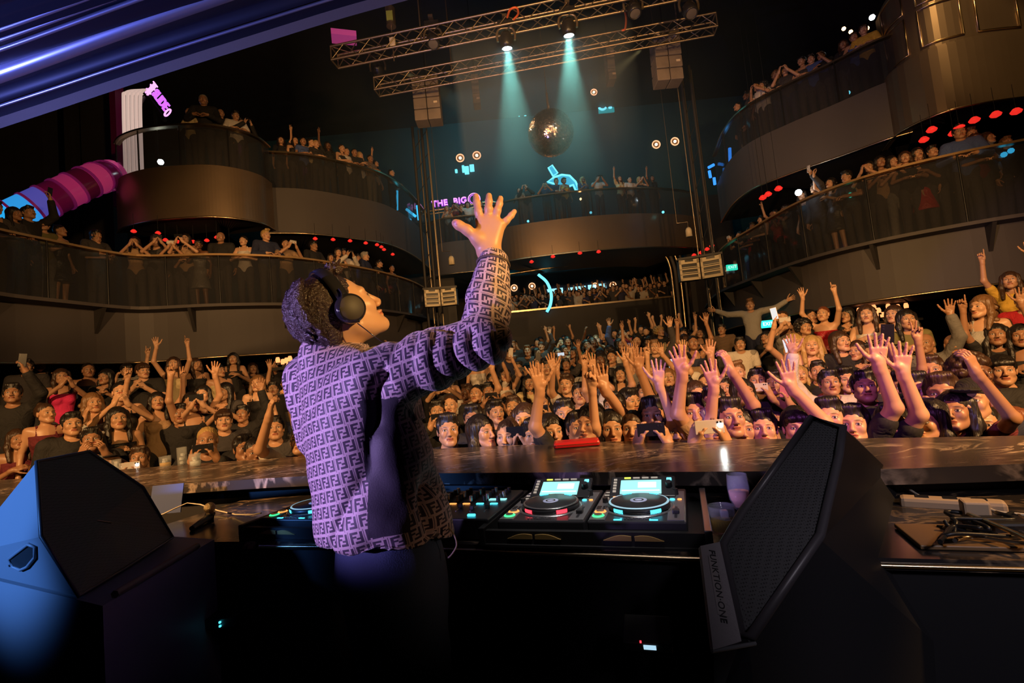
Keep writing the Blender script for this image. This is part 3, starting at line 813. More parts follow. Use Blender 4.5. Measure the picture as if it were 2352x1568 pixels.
# ------------------------------------------------------------------ neon and lettering
ORD = ['first', 'second', 'third', 'fourth', 'fifth', 'sixth', 'seventh', 'eighth', 'ninth', 'tenth', 'eleventh', 'twelfth', 'thirteenth', 'fourteenth', 'fifteenth', 'sixteenth', 'seventeenth', 'eighteenth', 'nineteenth', 'twentieth'] + ['%s' % w for w in ('twenty-first twenty-second twenty-third twenty-fourth twenty-fifth twenty-sixth twenty-seventh twenty-eighth twenty-ninth thirtieth thirty-first thirty-second thirty-third thirty-fourth thirty-fifth thirty-sixth thirty-seventh thirty-eighth thirty-ninth fortieth').split()]
def text_mesh(txt, size, depth=.02, bold=0.0, font=None):
    cu = bpy.data.curves.new('txt', 'FONT'); cu.body = txt; cu.size = size; cu.extrude = depth; cu.align_x = 'CENTER'; cu.align_y = 'CENTER'; cu.offset = bold; cu.space_character = 1.08
    o = bpy.data.objects.new('txt', cu); COL.objects.link(o); bpy.context.view_layer.update()
    dg = bpy.context.evaluated_depsgraph_get(); me = bpy.data.meshes.new_from_object(o.evaluated_get(dg)); bpy.data.objects.remove(o)
    for mm in list(me.materials): me.materials.pop()
    return me
def place(me, M): me.transform(M); return me
def frame3(x, up, o):
    x = Vector(x).normalized(); up = Vector(up); z = x.cross(up).normalized(); y = z.cross(x)
    return Matrix(((x.x, y.x, z.x, o[0]), (x.y, y.y, z.y, o[1]), (x.z, y.z, z.z, o[2]), (0, 0, 0, 1)))
a, b = at_y(992, 469, 19.2), at_y(1076, 458, 19.2)
root = empty('neon_sign', (a + b) / 2, label='purple neon words THE BIG with a double ring on the far balcony', cat='neon sign')
M = frame3((b - a), (0, 0, 1), (0, 0, 0))
for w, dx in (('THE', -.43), ('BIG', .40)):
    link_mesh('neon_word', place(text_mesh(w, .34, .02, .003), M @ Matrix.Translation((dx, 0, 0))), E_PINKW, root)
    t = text_mesh(w, .33, .01, .022); link_mesh('word_backing', place(t, M @ Matrix.Translation((dx, 0, -.05))), emat('violet_backing', (.35, .04, .7), 1.2) if 'violet_backing' not in bpy.data.materials else bpy.data.materials['violet_backing'], root)
cR = at_y(1089, 457, 19.2) - Vector(root.location)
for r, e in ((.24, E_PINKW), (.18, E_PURPLE)):
    m = MB(); m.tube([cR + Vector((r * math.cos(t), 0, r * math.sin(t))) for t in [2 * math.pi * i / 32 for i in range(32)]], .018, 6, closed=True); m.build('neon_ring', e, root)
m = MB(); m.tube([cR + Vector((.10, 0, -.1)), cR + Vector((.24, 0, -.24))], .02, 6); m.build('ring_tail', E_PINKW, root)
m = MB(); m.tube(spline([at_y(985, 485, 19.1), at_y(1060, 474, 19.1), at_y(1125, 463, 19.1), at_y(1150, 470, 19.1)], 6), .04, 6)
m.tube(spline([at_y(985, 492, 19.1), at_y(1060, 481, 19.1), at_y(1125, 470, 19.1), at_y(1146, 478, 19.1)], 6), .025, 6)
tag(m.build('handrail_bar', M_TRIM), 'double brass bar directly under the purple neon words', 'handrail')
# SLIDE sign, going down to the right on the arch
a, b = at_y(335, 190, 12.6), at_y(392, 268, 12.2)
root = empty('neon_sign', (a + b) / 2, label='violet neon word SLIDE with glyphs climbing beside the white arch', cat='neon sign')
M = frame3((b - a), (.35, 0, .6), (0, 0, 0)) @ Matrix.Scale(.85, 4)
link_mesh('neon_word', place(text_mesh('SLIDE', .36, .02, .012), M @ Matrix.Translation((.10, 0.05, 0))), E_PURPLE, root)
m = MB()
for dx in (-.62, -.5): m.box(M @ Vector((dx, 0, 0)), (.05, .42, .04), M.to_3x3())
for s in (-1, 1):
    m.cyl(M @ Vector((-.72, .1 * s, 0)), M @ Vector((-.42, -.1 * s, 0)), .022, n=6)
    m.cyl(M @ Vector((-.72, .22, 0)), M @ Vector((-.42, .22, 0)), .02, n=6)
m.build('glyph', E_PINKW, root)
m = MB(); m.tube([M @ Vector((.72 + .08 * math.cos(t), .13 * math.sin(t), 0)) for t in [2 * math.pi * i / 16 for i in range(16)]], .022, 6, closed=True); m.build('glyph', E_PINKW, root)
m = MB(); m.box(M @ Vector((.05, -.24, -.05)), (1.5, .1, .1), M.to_3x3()); m.box(M @ Vector((.05, -.24, -.05)) + Vector((0, 0, -1.0)), (.06, .06, 2.0)); m.build('sign_bar', M_BLACK, root)
# white ribbed arch
root = empty('arch', at_z(300, 395, 6.87), label='white arch of five rounded ribs on the upper left balcony', cat='arch')
loc = Vector(root.location)
for i in range(5):
    b0 = at_y(288 + 9.5 * i, 400, 12.7) - loc; b0.z = 6.88 - loc.z; t0 = at_y(284 + 9.5 * i, 245, 12.7) - loc; t1 = at_y(290 + 9.5 * i, 213, 12.75) - loc; t2 = at_y(330 + 2 * i, 207, 13.2) - loc
    m = MB(); m.tube(spline([b0, t0, t1, t2], 6), .042, 8); m.build('rib', emat('rib_glow', (1.0, .72, .62), .55) if 'rib_glow' not in bpy.data.materials else bpy.data.materials['rib_glow'], root)
m = MB(); m.tube(spline([at_y(322, 330, 12.9) - loc, at_y(322, 250, 12.9) - loc, at_y(332, 225, 12.95) - loc, at_y(345, 222, 13.2) - loc], 6), .04, 8); m.build('rib', M_WALL, root)
m = MB(); m.box(at_y(272, 330, 12.8) - loc, (.16, .3, 3.6)); m.build('side_panel', pmat('magenta_panel', (.12, .005, .06), .5), root)
# tube slide
root = empty('tube_slide', at_y(130, 455, 10), label='blue and pink tube slide with painted-in glow coming down on the far left', cat='slide')
loc = Vector(root.location); path = even(spline([at_y(-40, 535, 9.4), at_y(20, 504, 9.5), at_y(90, 470, 9.8), at_y(160, 437, 10.2), at_y(215, 412, 10.6), at_y(258, 400, 11.2)], 8), 61)
cols = [('blue', (.02, .40, .9), .9), ('blue', (.02, .40, .9), .9), ('blue', (.03, .35, .9), .75), ('violet', (.12, .12, .7), .4), ('plum', (.25, .01, .13), .06), ('pink', (.55, .04, .2), .28), ('plum', (.18, .01, .08), .05), ('pink', (.6, .05, .2), .3), ('plum', (.2, .01, .1), .08), ('pink', (.7, .07, .26), .38)]  # emission stands in for light shining through the translucent tube
k = (len(path) - 1) // len(cols)
for i, (nm, colr, st) in enumerate(cols):
    seg = [p - loc for p in path[i * k:(i + 1) * k + 1]]; key = 'slide_' + nm + str(st)
    mt = bpy.data.materials.get(key) or pmat(key, colr, .2, emit=colr, es=st)
    m = MB(); m.tube(seg, .33, 24); m.build('tube_section', mt, root)
    m = MB(); m.tube([seg[0], seg[0] + (seg[1] - seg[0]).normalized() * .05], .352, 24); m.build('joint_ring', bpy.data.materials.get('slide_ring') or pmat('slide_ring', (.35, .02, .15), .25, emit=(.6, .04, .4), es=.08), root)
# cyan neon animal shape on the far balcony
y = 18.2
root = empty('neon_sculpture', at_y(1290, 435, y), label='glowing cyan whale-like neon shape above the far balcony rail', cat='neon sign')
loc = Vector(root.location)
body = [(1257, 418), (1272, 408), (1290, 402), (1308, 404), (1322, 418), (1330, 437), (1322, 438), (1316, 425), (1308, 428), (1302, 434), (1290, 428), (1281, 433), (1277, 424)]
P = [at_y(x, yy, y) - loc for x, yy in body]
m = MB(); m.prism(P, (0, .12, 0)); m.build('body_panel', emat('cyan_panel', (.05, .5, .75), .8), root)
m = MB(); m.tube([p - Vector((0, .04, 0)) for p in P], .035, 6, closed=True); m.build('neon_outline', E_CYANW, root)
P = [at_y(x, yy, y) - loc for x, yy in ((1259, 386), (1268, 380), (1281, 398), (1270, 405))]
m = MB(); m.prism(P, (0, .12, 0)); m.build('fin', bpy.data.materials['cyan_panel'], root)
m = MB(); m.tube([p - Vector((0, .04, 0)) for p in P], .03, 6, closed=True); m.build('fin_outline', E_CYANW, root)
# other far neon pieces
root = empty('neon_sign', at_y(1392, 242, 21.05), label='square cyan neon sign with a ring high right of the mirror ball', cat='neon sign')
m = MB(); m.box((0, .05, 0), (.7, .08, .62)); m.build('panel', emat('teal_panel', (.0, .35, .38), .8), root)
m = MB(); m.tube([Vector((-.17 + .19 * math.cos(t), -.03, .03 + .22 * math.sin(t))) for t in [math.radians(40 + 280 * i / 20) for i in range(21)]], .05, 6); m.build('neon_letter', E_CYANW, root)
m = MB(); m.box((.17, -.02, .03), (.16, .06, .42), bevel=.04); m.build('neon_letter', E_CYANW, root)
for i, (px, py, h) in enumerate(((1048, 393, .2), (1064, 388, .4), (1072, 391, .45), (1084, 386, .4), (1179, 262, .25), (1192, 263, .2), (1200, 250, .5), (1206, 262, .2))):
    m = MB(); p = at_y(px, py, 21.08); m.box(p, (.11 if i not in (2, 3) else .2, .1, h * .8), bevel=.02)
    tag(m.build('neon_bar', emat('dim_cyan', (.15, .7, .8), 1.6) if i == 0 else bpy.data.materials['dim_cyan']), 'short pale cyan light bar at the back, %s from the left' % ORD[i], 'neon light', 'small cyan light bars at the back')
for i, (px0, py0, px1, py1, y, lab) in enumerate(((912, 438, 912, 482, 15.5, 'vertical bar left of the cable tower'), (933, 480, 955, 497, 16, 'slanting bar left of the cable tower'), (958, 472, 962, 505, 16, 'thick bar at the left cable tower'), (942, 503, 945, 520, 16, 'lower short bar left of the cable tower'), (1627, 385, 1640, 378, 15, 'upper slanting bar beyond the right cable tower'), (1629, 392, 1632, 408, 15, 'bar beyond the right cable tower'), (1676, 340, 1677, 372, 14, 'thin bar under the upper right wing'), (1640, 408, 1642, 424, 15, 'lowest bar beyond the right cable tower'), (1730, 586, 1731, 616, 13.5, 'bar under the lower right balcony tip'))):
    m = MB(); m.tube([at_y(px0, py0, y), at_y(px1, py1, y)], .045, 6)
    tag(m.build('neon_bar', E_CYAN if i < 4 else E_BLUE), 'blue neon tube, the ' + lab, 'neon light', 'blue neon tubes by the towers')
def exit_sign(px, py, y, lab, w=.42):
    root = empty('exit_sign', at_y(px, py, y), label=lab, cat='exit sign')
    m = MB(); m.box((0, 0, 0), (w, .08, w * .55), bevel=.01); m.build('housing', E_TEAL, root)
    link_mesh('lettering', place(text_mesh('EXIT', w * .36, .003), frame3((1, 0, 0), (0, 0, 1), (0, -.045, 0))), emat('exit_white', (.6, 1, .85), 3) if 'exit_white' not in bpy.data.materials else bpy.data.materials['exit_white'], root)
exit_sign(1762, 744, 11.8, 'green lit exit sign beside the man in the pale shirt', .32)
exit_sign(1681, 614, 14.5, 'green lit exit sign right of the hanging right speaker pair', .32)
exit_sign(543, 332, 12.3, 'green lit exit sign behind the upper left glass rail', .26)

# ------------------------------------------------------------------ lighting rig
def truss(A, B, lab, w=.29):
    A = Vector(A); B = Vector(B); d = (B - A).normalized(); L_ = (B - A).length
    up = Vector((0, 0, 1)); s = d.cross(up).normalized(); up = s.cross(d)
    root = empty('lighting_truss', A, label=lab, cat='truss', group='horizontal truss bars of the rig'); h = w / 2
    cs = [s * a * h + up * b * h for a, b in ((-1, -1), (1, -1), (1, 1), (-1, 1))]
    for c_ in cs:
        m = MB(); m.cyl(c_, c_ + d * L_, .024, n=8); m.build('chord', M_STEEL, root)
    m = MB(); n = int(L_ / w)
    for i in range(n):
        a = d * (L_ * i / n); b = d * (L_ * (i + 1) / n)
        for q in range(4):
            u, v = cs[q], cs[(q + 1) % 4]
            if i % 2: u, v = v, u
            m.cyl(a + u, b + v, .011, n=5, caps=False)
    for t in (0, L_):
        for q in range(4): m.cyl(d * t + cs[q], d * t + cs[(q + 1) % 4], .016, n=5)
    m.build('bracing', M_STEEL, root)['kind'] = 'stuff'
    return A, B
ZT = 8.5
TA = truss(at_z(768, 132, ZT), at_z(1680, -54, ZT), 'nearer of the two long truss bars crossing the top')
TB = truss(at_z(865, 200, ZT), at_z(1642, 55, ZT), 'farther truss bar carrying the two lit lamps in front of it')
for i, (px, py) in enumerate(((985, 60), (1425, -5), (1050, 150), (1560, 78))):
    T = TA if i < 2 else TB; p = T[0].lerp(T[1], (.24, .72, .24, .9)[i])
    m = MB(); m.cyl((p.x, p.y, ZT), (p.x, p.y, 13), .018, n=6)
    tag(m.build('hanging_rod', M_STEEL), ['left rod holding the nearer truss', 'right rod holding the nearer truss', 'left rod holding the farther truss', 'right rod holding the farther truss'][i], 'rod')
M_LAMP = pmat('lamp_body', (.02, .019, .018), .35)
E_OFF = pmat('lamp_lens_off', (.25, .22, .18), .1, metal=.5)
def moving_head(px, py, z, lab, lit=False, tilt=0.15, s=1.0):
    T = TB if px < 900 else TA; t = min([k / 200 for k in range(201)], key=lambda k: abs(project(T[0].lerp(T[1], k))[0] - px)); tp = T[0].lerp(T[1], t)
    p = at_y(px, py, tp.y); root = empty('moving_head_lamp', p, label=lab, cat='stage lamp', group='moving head lamps on the rig')
    m = MB(); m.box((0, 0, .30 * s), (.30 * s, .22 * s, .11 * s), bevel=.012); m.build('base', M_LAMP, root)
    m = MB(); m.cyl((0, 0, .35 * s), (0, 0, max(.4, ZT - .14 - p.z)), .022 * s, n=8); m.box((0, 0, max(.4, ZT - .15 - p.z)), (.09 * s, .36, .04 * s)); m.build('clamp', M_STEEL, root)
    m = MB()
    m.tube(spline([Vector(q) * s for q in ((-.17, 0, -.02), (-.18, 0, .12), (-.13, 0, .23), (0, 0, .25), (.13, 0, .23), (.18, 0, .12), (.17, 0, -.02))], 5), .024 * s, 8); m.build('yoke', M_STEEL, root)
    Rt = Matrix.Rotation(tilt, 3, 'X')
    m = MB(); m.lathe((0, 0, 0), [(0, .15 * s), (.09 * s, .14 * s), (.13 * s, .05 * s), (.135 * s, -.08 * s), (.115 * s, -.17 * s), (.10 * s, -.17 * s), (.10 * s, -.15 * s)], 20, Rt); m.build('barrel', M_LAMP, root)
    m = MB(); m.lathe((0, 0, 0), [(0, -.165 * s), (.06 * s, -.163 * s), (.098 * s, -.152 * s)], 20, Rt); m.build('lens', E_WHITE if lit else E_OFF, root)
    return p
H1 = moving_head(1163, 92, 8.15, 'lit moving head lamp left of the pair shining down', True)
H2 = moving_head(1305, 62, 8.15, 'lit moving head lamp right of the pair shining down', True)
moving_head(995, 92, 8.15, 'dark moving head lamp hanging left of the lit pair', tilt=-.5)
moving_head(1455, 20, 8.15, 'dark moving head lamp hanging right of the lit pair', tilt=-.4)
moving_head(1583, 22, 8.15, 'dark moving head lamp at the right end of the rig', tilt=-.5)
moving_head(868, 160, 8.3, 'dark moving head lamp at the left end of the farther truss', tilt=.8)
M_ORC = pmat('orange_cable', (.8, .16, .04), .5)
for j, pts in enumerate((((1165, 40), (1172, 22), (1186, 18), (1190, 32), (1180, 45)), ((1432, 15), (1438, 40), (1436, 66), (1428, 70)))):
    m = MB(); m.tube(spline([at_z(x, y, 8.45) for x, y in pts], 6), .022, 6)
    tag(m.build('cable_loop', M_ORC), ['orange cable looped on the nearer truss', 'orange cable hanging at the right of the rig'][j], 'cable')
# yellow chain hoist by the left end of the rig
root = empty('chain_hoist', at_y(897, 40, 9.6), label='chain motor with a yellow label hanging at the upper left of the rig', cat='hoist')
m = MB(); m.cyl((0, 0, -.2), (0, 0, .2), .1, n=12); m.build('motor_body', M_STEEL, root)
m = MB(); m.box((0, -.09, -.03), (.13, .03, .2)); m.build('sticker', pmat('lime_sticker', (.35, .42, .08), .6), root)
m = MB(); m.cyl((0, 0, -.95), (0, 0, 3), .012, n=5); m.build('chain', M_STEEL, root)
m = MB(); m.box((0, 0, -.55), (.12, .1, .2), bevel=.02); m.box((-.12, 0, .3), (.3, .05, .05)); m.build('hook_block', M_CREAM, root)
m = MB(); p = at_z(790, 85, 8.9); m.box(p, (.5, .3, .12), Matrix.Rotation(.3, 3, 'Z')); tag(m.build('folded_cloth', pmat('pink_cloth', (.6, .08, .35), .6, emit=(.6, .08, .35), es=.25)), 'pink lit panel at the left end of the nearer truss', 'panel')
# line arrays
M_ARR = pmat('speaker_cloth', (.20, .16, .12), .6, bump=.3, bscale=30, var=.5, vscale=3)
def line_array(px, py0, py1, w, n, z_hint, lab, cols=2, s=1.0):
    p0 = at_y(px, py0, z_hint); p1 = at_y(px, py1, z_hint); root = empty('line_array', (p0.x, p0.y, p0.z), label=lab, cat='loudspeaker', group='hanging loudspeaker columns')
    h = (p0.z - p1.z) / n
    for i in range(n):
        for k in range(cols):
            m = MB(); x = (k - (cols - 1) / 2) * w / cols
            m.box((x, .02 * i, -h * (i + .5)), (w / cols * .95, .4, h * .94), bevel=.015); c = m.build('cabinet', M_ARR, root)
            if k == cols - 1 and i % 2 == 0:
                q = MB(); q.box((x + .05, .02 * i - .205, -h * (i + .5)), (.09, .01, .05)); b = q.build('badge', E_WARM if False else M_CREAM, c)
    m = MB(); m.cyl((0, 0, 0), (0, 0, 13 - p0.z), .015, n=5); m.build('cable', M_BLACK, root)
line_array(977, 182, 282, .66, 4, 11.6, 'left hanging speaker column of stacked cabinets under the truss')
line_array(1524, 84, 192, .62, 4, 10.9, 'right hanging speaker column of stacked cabinets under the truss')
line_array(1090, 178, 244, .22, 3, 13.8, 'narrow hanging speaker column left of the beams', 1)
line_array(1397, 118, 190, .22, 3, 13.0, 'narrow hanging speaker column right of the beams', 1)
# cable towers
def tower(px0, py0, px1, py1, y, lab, n=4, w=.5):
    a = at_y(px0, py0, y); b = at_y(px1, py1, y); x = (a.x + b.x) / 2
    b = Vector((b.x, b.y, -.42)); root = empty('cable_tower', (x, y, b.z), label=lab, cat='cable tower', group='vertical towers of cables')
    for i in range(n):
        m = MB(); xx = (i - (n - 1) / 2) * w / n; m.cyl((xx, (i % 2) * .2, 0), (xx, (i % 2) * .2, a.z - b.z), .022 if i % 2 else .04, n=6); m.build('upright', M_STEEL if i % 2 else M_DARK, root)
    m = MB(); k = 14
    for i in range(k): m.cyl((-w * .4, 0, (a.z - b.z) * i / k), (w * .4, .2, (a.z - b.z) * (i + 1) / k), .01, n=4)
    m.build('lacing', M_DARK, root)['kind'] = 'stuff'
tower(966, 290, 990, 660, 13.2, 'left vertical cable tower between the hanging column and the pale speaker')
tower(1590, 150, 1618, 590, 12.4, 'right vertical cable tower above the pale speaker pair')
# pale horn speakers
def horn_pair(px, py, y, s, lab, yaw):
    root = empty('horn_speaker', at_y(px, py, y), (0, 0, yaw), label=lab, cat='loudspeaker', group='pale hanging horn speakers')
    for k in (-1, 1):
        b = empty('speaker_box', (k * .27 * s, 0, 0), (0, 0, -k * .18)); b.parent = root
        m = MB(); fr = .055 * s; W2, H2 = .25 * s, .27 * s
        m.box((0, .12 * s, 0), (2 * W2, .24 * s, 2 * H2))
        bb = m.build('cabinet', M_BLACK, b)
        m = MB()
        for x0 in (-1, 1): m.box((x0 * (W2 - fr / 2), -.02 * s, 0), (fr, .05 * s, 2 * H2))
        for z0, hh in ((H2 - .06 * s, .11 * s), (-H2 + .02 * s, .05 * s), (0.02 * s, .03 * s), (-.12 * s, .03 * s)): m.box((0, -.02 * s, z0), (2 * W2, .05 * s, hh))
        m.build('frame', M_CREAM, b)
        m = MB(); m.box((0, -.05 * s, H2 - .03 * s), (.2 * s, .04 * s, .06 * s)); m.build('throat', M_BLACK, b)
        for z0 in (.09 * s, -.05 * s, -.19 * s):
            m = MB(); m.prism([Vector(q) * s for q in ((-.19, .08, z0 / s), (.19, .08, z0 / s), (.21, -.03, z0 / s - .03), (-.21, -.03, z0 / s - .03))], (0, 0, .015 * s)); m.build('horn_lip', M_CREAM, b)
    m = MB(); m.box((0, .1, .31 * s), (1.1 * s, .3, .05)); m.build('top_plate', M_DARK, root)
    m = MB(); m.cyl((0, .1, .3 * s), (0, .1, 5.5), .014, n=5); m.build('cable', M_STEEL, root)
horn_pair(1012, 683, 12.2, .78, 'pale pair of horn speakers hanging left, above the raised elbow', .1)
horn_pair(1609, 616, 11.2, .9, 'pale pair of horn speakers hanging right, below the right tower', -.3)
for px, py, y, lab in ((1037, 598, 13.5, 'small pale pendant lamp hanging just left of the raised wrist'), (1582, 533, 12.8, 'small pale pendant lamp hanging beside the right tower')):
    root = empty('pendant_lamp', at_y(px, py, y), label=lab, cat='lamp')
    m = MB(); m.lathe((0, 0, 0), [(0, .12), (.05, .12), (.08, .06), (.085, -.12), (0, -.12)], 14); m.build('shade', M_CREAM, root)
    m = MB(); m.tube([Vector((0, 0, .12)), Vector((0, 0, .28)), Vector((-.25, .1, .3))], .01, 5); m.cyl((-.25, .1, .3), (-.25, .1, 13.05 - root.location.z), .008, n=5); m.build('bracket', M_STEEL, root)
# mirror ball
root = empty('mirror_ball', at_y(1265, 306, 12.2), label='large hanging mirror ball with warm highlights on its upper sides', cat='mirror ball')
r = .585
mm, nt, b, N_, L_ = new_mat('mirror_tiles')
tc = N_.new('ShaderNodeTexCoord'); vo = N_.new('ShaderNodeTexVoronoi'); vo.inputs['Scale'].default_value = 18; L_.new(tc.outputs['Object'], vo.inputs['Vector'])
mx = N_.new('ShaderNodeMix'); mx.data_type = 'RGBA'; mx.inputs['A'].default_value = (.25, .2, .24, 1); mx.inputs['B'].default_value = (.95, .8, .7, 1)
L_.new(vo.outputs['Color'], mx.inputs['Factor']); L_.new(mx.outputs['Result'], b.inputs['Base Color']); b.inputs['Metallic'].default_value = 1; b.inputs['Roughness'].default_value = .2
m = MB(); nr = 40; rows = []
rb = random.Random(5)
for j in range(nr):
    t0, t1 = math.pi * j / nr, math.pi * (j + 1) / nr; n = max(3, int(2 * nr * math.sin((t0 + t1) / 2)))
    for i in range(n):
        a0, a1 = 2 * math.pi * i / n, 2 * math.pi * (i + .93) / n; t1b = t0 + (t1 - t0) * .93; jt = [rb.uniform(-.004, .004) for _ in range(4)]
        q = [Vector((math.sin(t) * math.cos(a), math.sin(t) * math.sin(a), math.cos(t))) * (r + jt[k]) for k, (t, a) in enumerate(((t0, a0), (t0, a1), (t1b, a1), (t1b, a0)))]
        m.add(q, [(0, 1, 2, 3)])
m.build('mirror_shell', mm, root)
m = MB(); m.lathe((0, 0, 0), [(0, r - .015)] + [((r - .012) * math.sin(t), (r - .012) * math.cos(t)) for t in [math.pi * i / 20 for i in range(1, 20)]] + [(0, -r + .015)], 32); m.build('core', M_BLACK, root)
m = MB(); m.cyl((0, 0, r - .02), (0, 0, r + .5), .03, n=8); m.cyl((0, 0, r + .5), (0, 0, 4), .012, n=6); m.build('hanger', M_STEEL, root)

# red lamps under the balcony soffits
def red_lamps(pts, z, where, s=.09):
    for i, (px, py) in enumerate(pts):
        p = at_z(px, py, z)
        top = 13.05 - z if 'right speaker' in where or 'tip' in where else 5.69 - z
        root = empty('red_lamp', p, label='small red pendant lamp, %s from the left %s' % (ORD[i], where), cat='pendant lamp', group='red pendant lamps')
        m = MB(); m.lathe((0, 0, 0), [(0, -s * .7), (s * .8, -s * .35), (s, 0), (s * .5, s * .6), (0, s * .8)], 12); m.build('shade', E_RED, root)
        m = MB(); m.cyl((0, 0, s * .8), (0, 0, top), .005, n=4); m.build('flex', M_BLACK, root)
red_lamps([(307, 531), (363, 535), (380, 551), (408, 555), (444, 555), (475, 552), (498, 545), (527, 561), (724, 548), (765, 550), (804, 553), (840, 558), (866, 562), (876, 567), (882, 573), (902, 584)], 5.3, 'under the left drum', .058)
red_lamps([(2122, 321), (2140, 298), (2190, 306), (2203, 292), (2238, 276), (2287, 263), (2334, 256)], 5.2, 'under the big right drum', .085)
red_lamps([(1752, 454), (1764, 446), (1788, 433)], 5.2, 'at the lower right balcony tip', .09)
red_lamps([(1594, 586), (1610, 580), (1624, 572), (1635, 564)], 5.3, 'by the right speaker pair', .09)
red_lamps([(1221, 601), (1270, 589), (1332, 581), (1375, 578)], 5.3, 'under the far drum', .08)
# small warm candles on the shelf at the right, behind the dancers
for i, (px, py) in enumerate([(1973, 712), (1985, 722), (2000, 711), (2007, 705), (2018, 712), (2027, 722), (2040, 703), (2062, 704), (2081, 701), (2068, 713), (2012, 720), (2075, 725), (1984, 730), (2033, 728), (638, 826), (650, 830), (658, 827), (666, 823), (671, 832), (662, 836)]):
    p = at_y(px, py, 10.6 if i < 14 else 9.9); root = empty('bottle_candle', p, label='small glowing amber candle, %s of those %s' % (ORD[i if i < 14 else i - 14], 'on the shelf behind the women on the right' if i < 14 else 'just left of the performer'), cat='candle', group='amber candles')
    m = MB(); m.lathe((0, 0, 0), [(0, -.06), (.04, -.06), (.045, .0), (.03, .05), (0, .055)], 10); m.build('glow', bpy.data.materials.get('amber_glow') or emat('amber_glow', (1, .3, .1), 2.0), root)
    m = MB(); m.cyl((0, 0, -.10), (0, 0, -.06), .045, n=8); m.build('holder', M_BLACK, root)
for px0, px1, y, z, lab, py in ((1950, 2110, 10.7, None, 'dark shelf with amber candles behind the women on the right', 737), (630, 690, 10, None, 'dark shelf with amber candles beside the performer', 842)):
    a, b = at_y(px0, py + 6, y), at_y(px1, py, y); m = MB(); m.box((a + b) / 2, ((b - a).length, .25, .06)); tag(m.build('candle_shelf', M_DARK), lab, 'shelf')
# tiny coloured LEDs on the glass and fronts
for i, (px, py, y, e, lab) in enumerate(((369, 372, 11.6, E_WHITE, 'bright white spot behind the upper left glass'), (1834, 442, 10.4, E_WHITE, 'bright phone light on the lower right balcony'), (1256, 466, 17.5, E_WARM, 'warm spot on the far drum rail'), (1334, 457, 17.4, E_WARM, 'warm spot right of the far drum middle'), (1213, 508, 17.2, E_CYANW, 'cyan spot at the left of the far drum'), (1357, 488, 17.2, E_CYANW, 'cyan spot at the middle of the far drum'), (1523, 487, 17.2, E_CYANW, 'cyan spot at the right of the far drum'), (1948, 213, 11, E_CYANW, 'cyan spot on the upper right wing'), (2306, 355, 8.4, E_CYAN, 'blue spot on the lower right rail'), (2322, 346, 8.4, E_CYAN, 'second blue spot on the lower right rail'), (1953, 448, 9.6, E_TEAL, 'green spot on the lower right rail'), (2003, 40, 12, E_WHITE, 'bright white lamp high on the right'), (1992, 65, 12, E_WARM, 'warm white lamp just below the high white one'), (1954, 73, 12, E_WARM, 'amber lamp high on the right'), (1938, 66, 12, E_WARM, 'left amber lamp high on the right'), (634, 155, 17.0, E_TEAL, 'green spot on the dark ceiling left'), (694, 201, 18.1, E_TEAL, 'lower green spot on the dark ceiling left'))):
    p = at_y(px, py, y); m = MB(); s = .07 if e is E_WHITE else .05
    m.lathe(p, [(0, s), (s * .7, s * .7), (s, 0), (s * .7, -s * .7), (0, -s)], 10)
    tag(m.build('spot_light', e), lab, 'spot lamp')

# ------------------------------------------------------------------ booth canopy overhead (upper left)
M_CAN = pmat('canopy_lacquer', (.009, .010, .016), .45, spec=.3)
M_STREAK = pmat('canopy_light_streak', (.35, .36, .45), .33, metal=.8)
M_CANB = pmat('canopy_edge', (.16, .125, .09), .5, bump=.1, bscale=40)
root = empty('booth_canopy', (-2, 2.2, 3.2), label='big glossy curved canopy edge crossing the upper left corner', cat='canopy')
loc = Vector(root.location)
edge = [(-420, 420), (-200, 350), (0, 283), (125, 242), (250, 200), (400, 151), (600, 88), (780, 32), (960, -18), (1150, -70)]
def canopy_row(dy, y0, k=1.0):
    return [at_y(x, y + dy, y0) - loc for x, y in edge]
rowsB = [(0, 3.3), (-26, 3.28)]
m = MB(); m.grid([even(spline(canopy_row(12, 3.34), 6), 50), even(spline(canopy_row(-14, 3.32), 6), 50)], sm=False); 
sol = m.build('edge_strip', M_CANB, root)
prof = [(-14, 3.32), (-40, 3.20), (-62, 3.14), (-80, 3.13), (-88, 3.02), (-112, 2.86), (-140, 2.74), (-160, 2.68), (-190, 2.60), (-196, 2.50), (-215, 2.47), (-222, 2.40), (-240, 2.38), (-247, 2.3), (-268, 2.28), (-275, 2.2), (-340, 2.1), (-520, 1.9)]
m = MB(); m.grid([even(spline(canopy_row(dy, y0), 6), 50) for dy, y0 in prof], sm=True); m.build('curved_panel', M_CAN, root)
for dy, y0, r_ in ((-40, 3.16, .010), (-118, 2.82, .055), (-170, 2.62, .013), (-192, 2.52, .011), (-216, 2.44, .013)):  # pale tubes added to draw the bright light streaks on the canopy
    m = MB(); m.tube(even(spline([at_y(x, y + dy - .03 * max(0, x) * (dy < -60), y0) - loc for x, y in edge], 6), 60), r_, 10); m.build('streak_tube', M_STREAK, root)

# haze hanging in the middle of the hall (thin smoke lit by the two lamps)
hz = bpy.data.materials.new('haze'); hz.use_nodes = True; hn = hz.node_tree
hn.nodes.remove(hn.nodes['Principled BSDF'])
vs = hn.nodes.new('ShaderNodeVolumeScatter'); vs.inputs['Density'].default_value = .014; vs.inputs['Anisotropy'].default_value = .25; vs.inputs['Color'].default_value = (.75, 1, 1, 1)
hn.links.new(vs.outputs[0], hn.nodes['Material Output'].inputs['Volume'])
m = MB(); m.box((1.2, 14.6, 8.3), (9.5, 12.4, 6.4)); tag(m.build('stage_haze', hz), 'thin teal smoke hanging round the mirror ball under the rig', 'haze', kind='stuff')

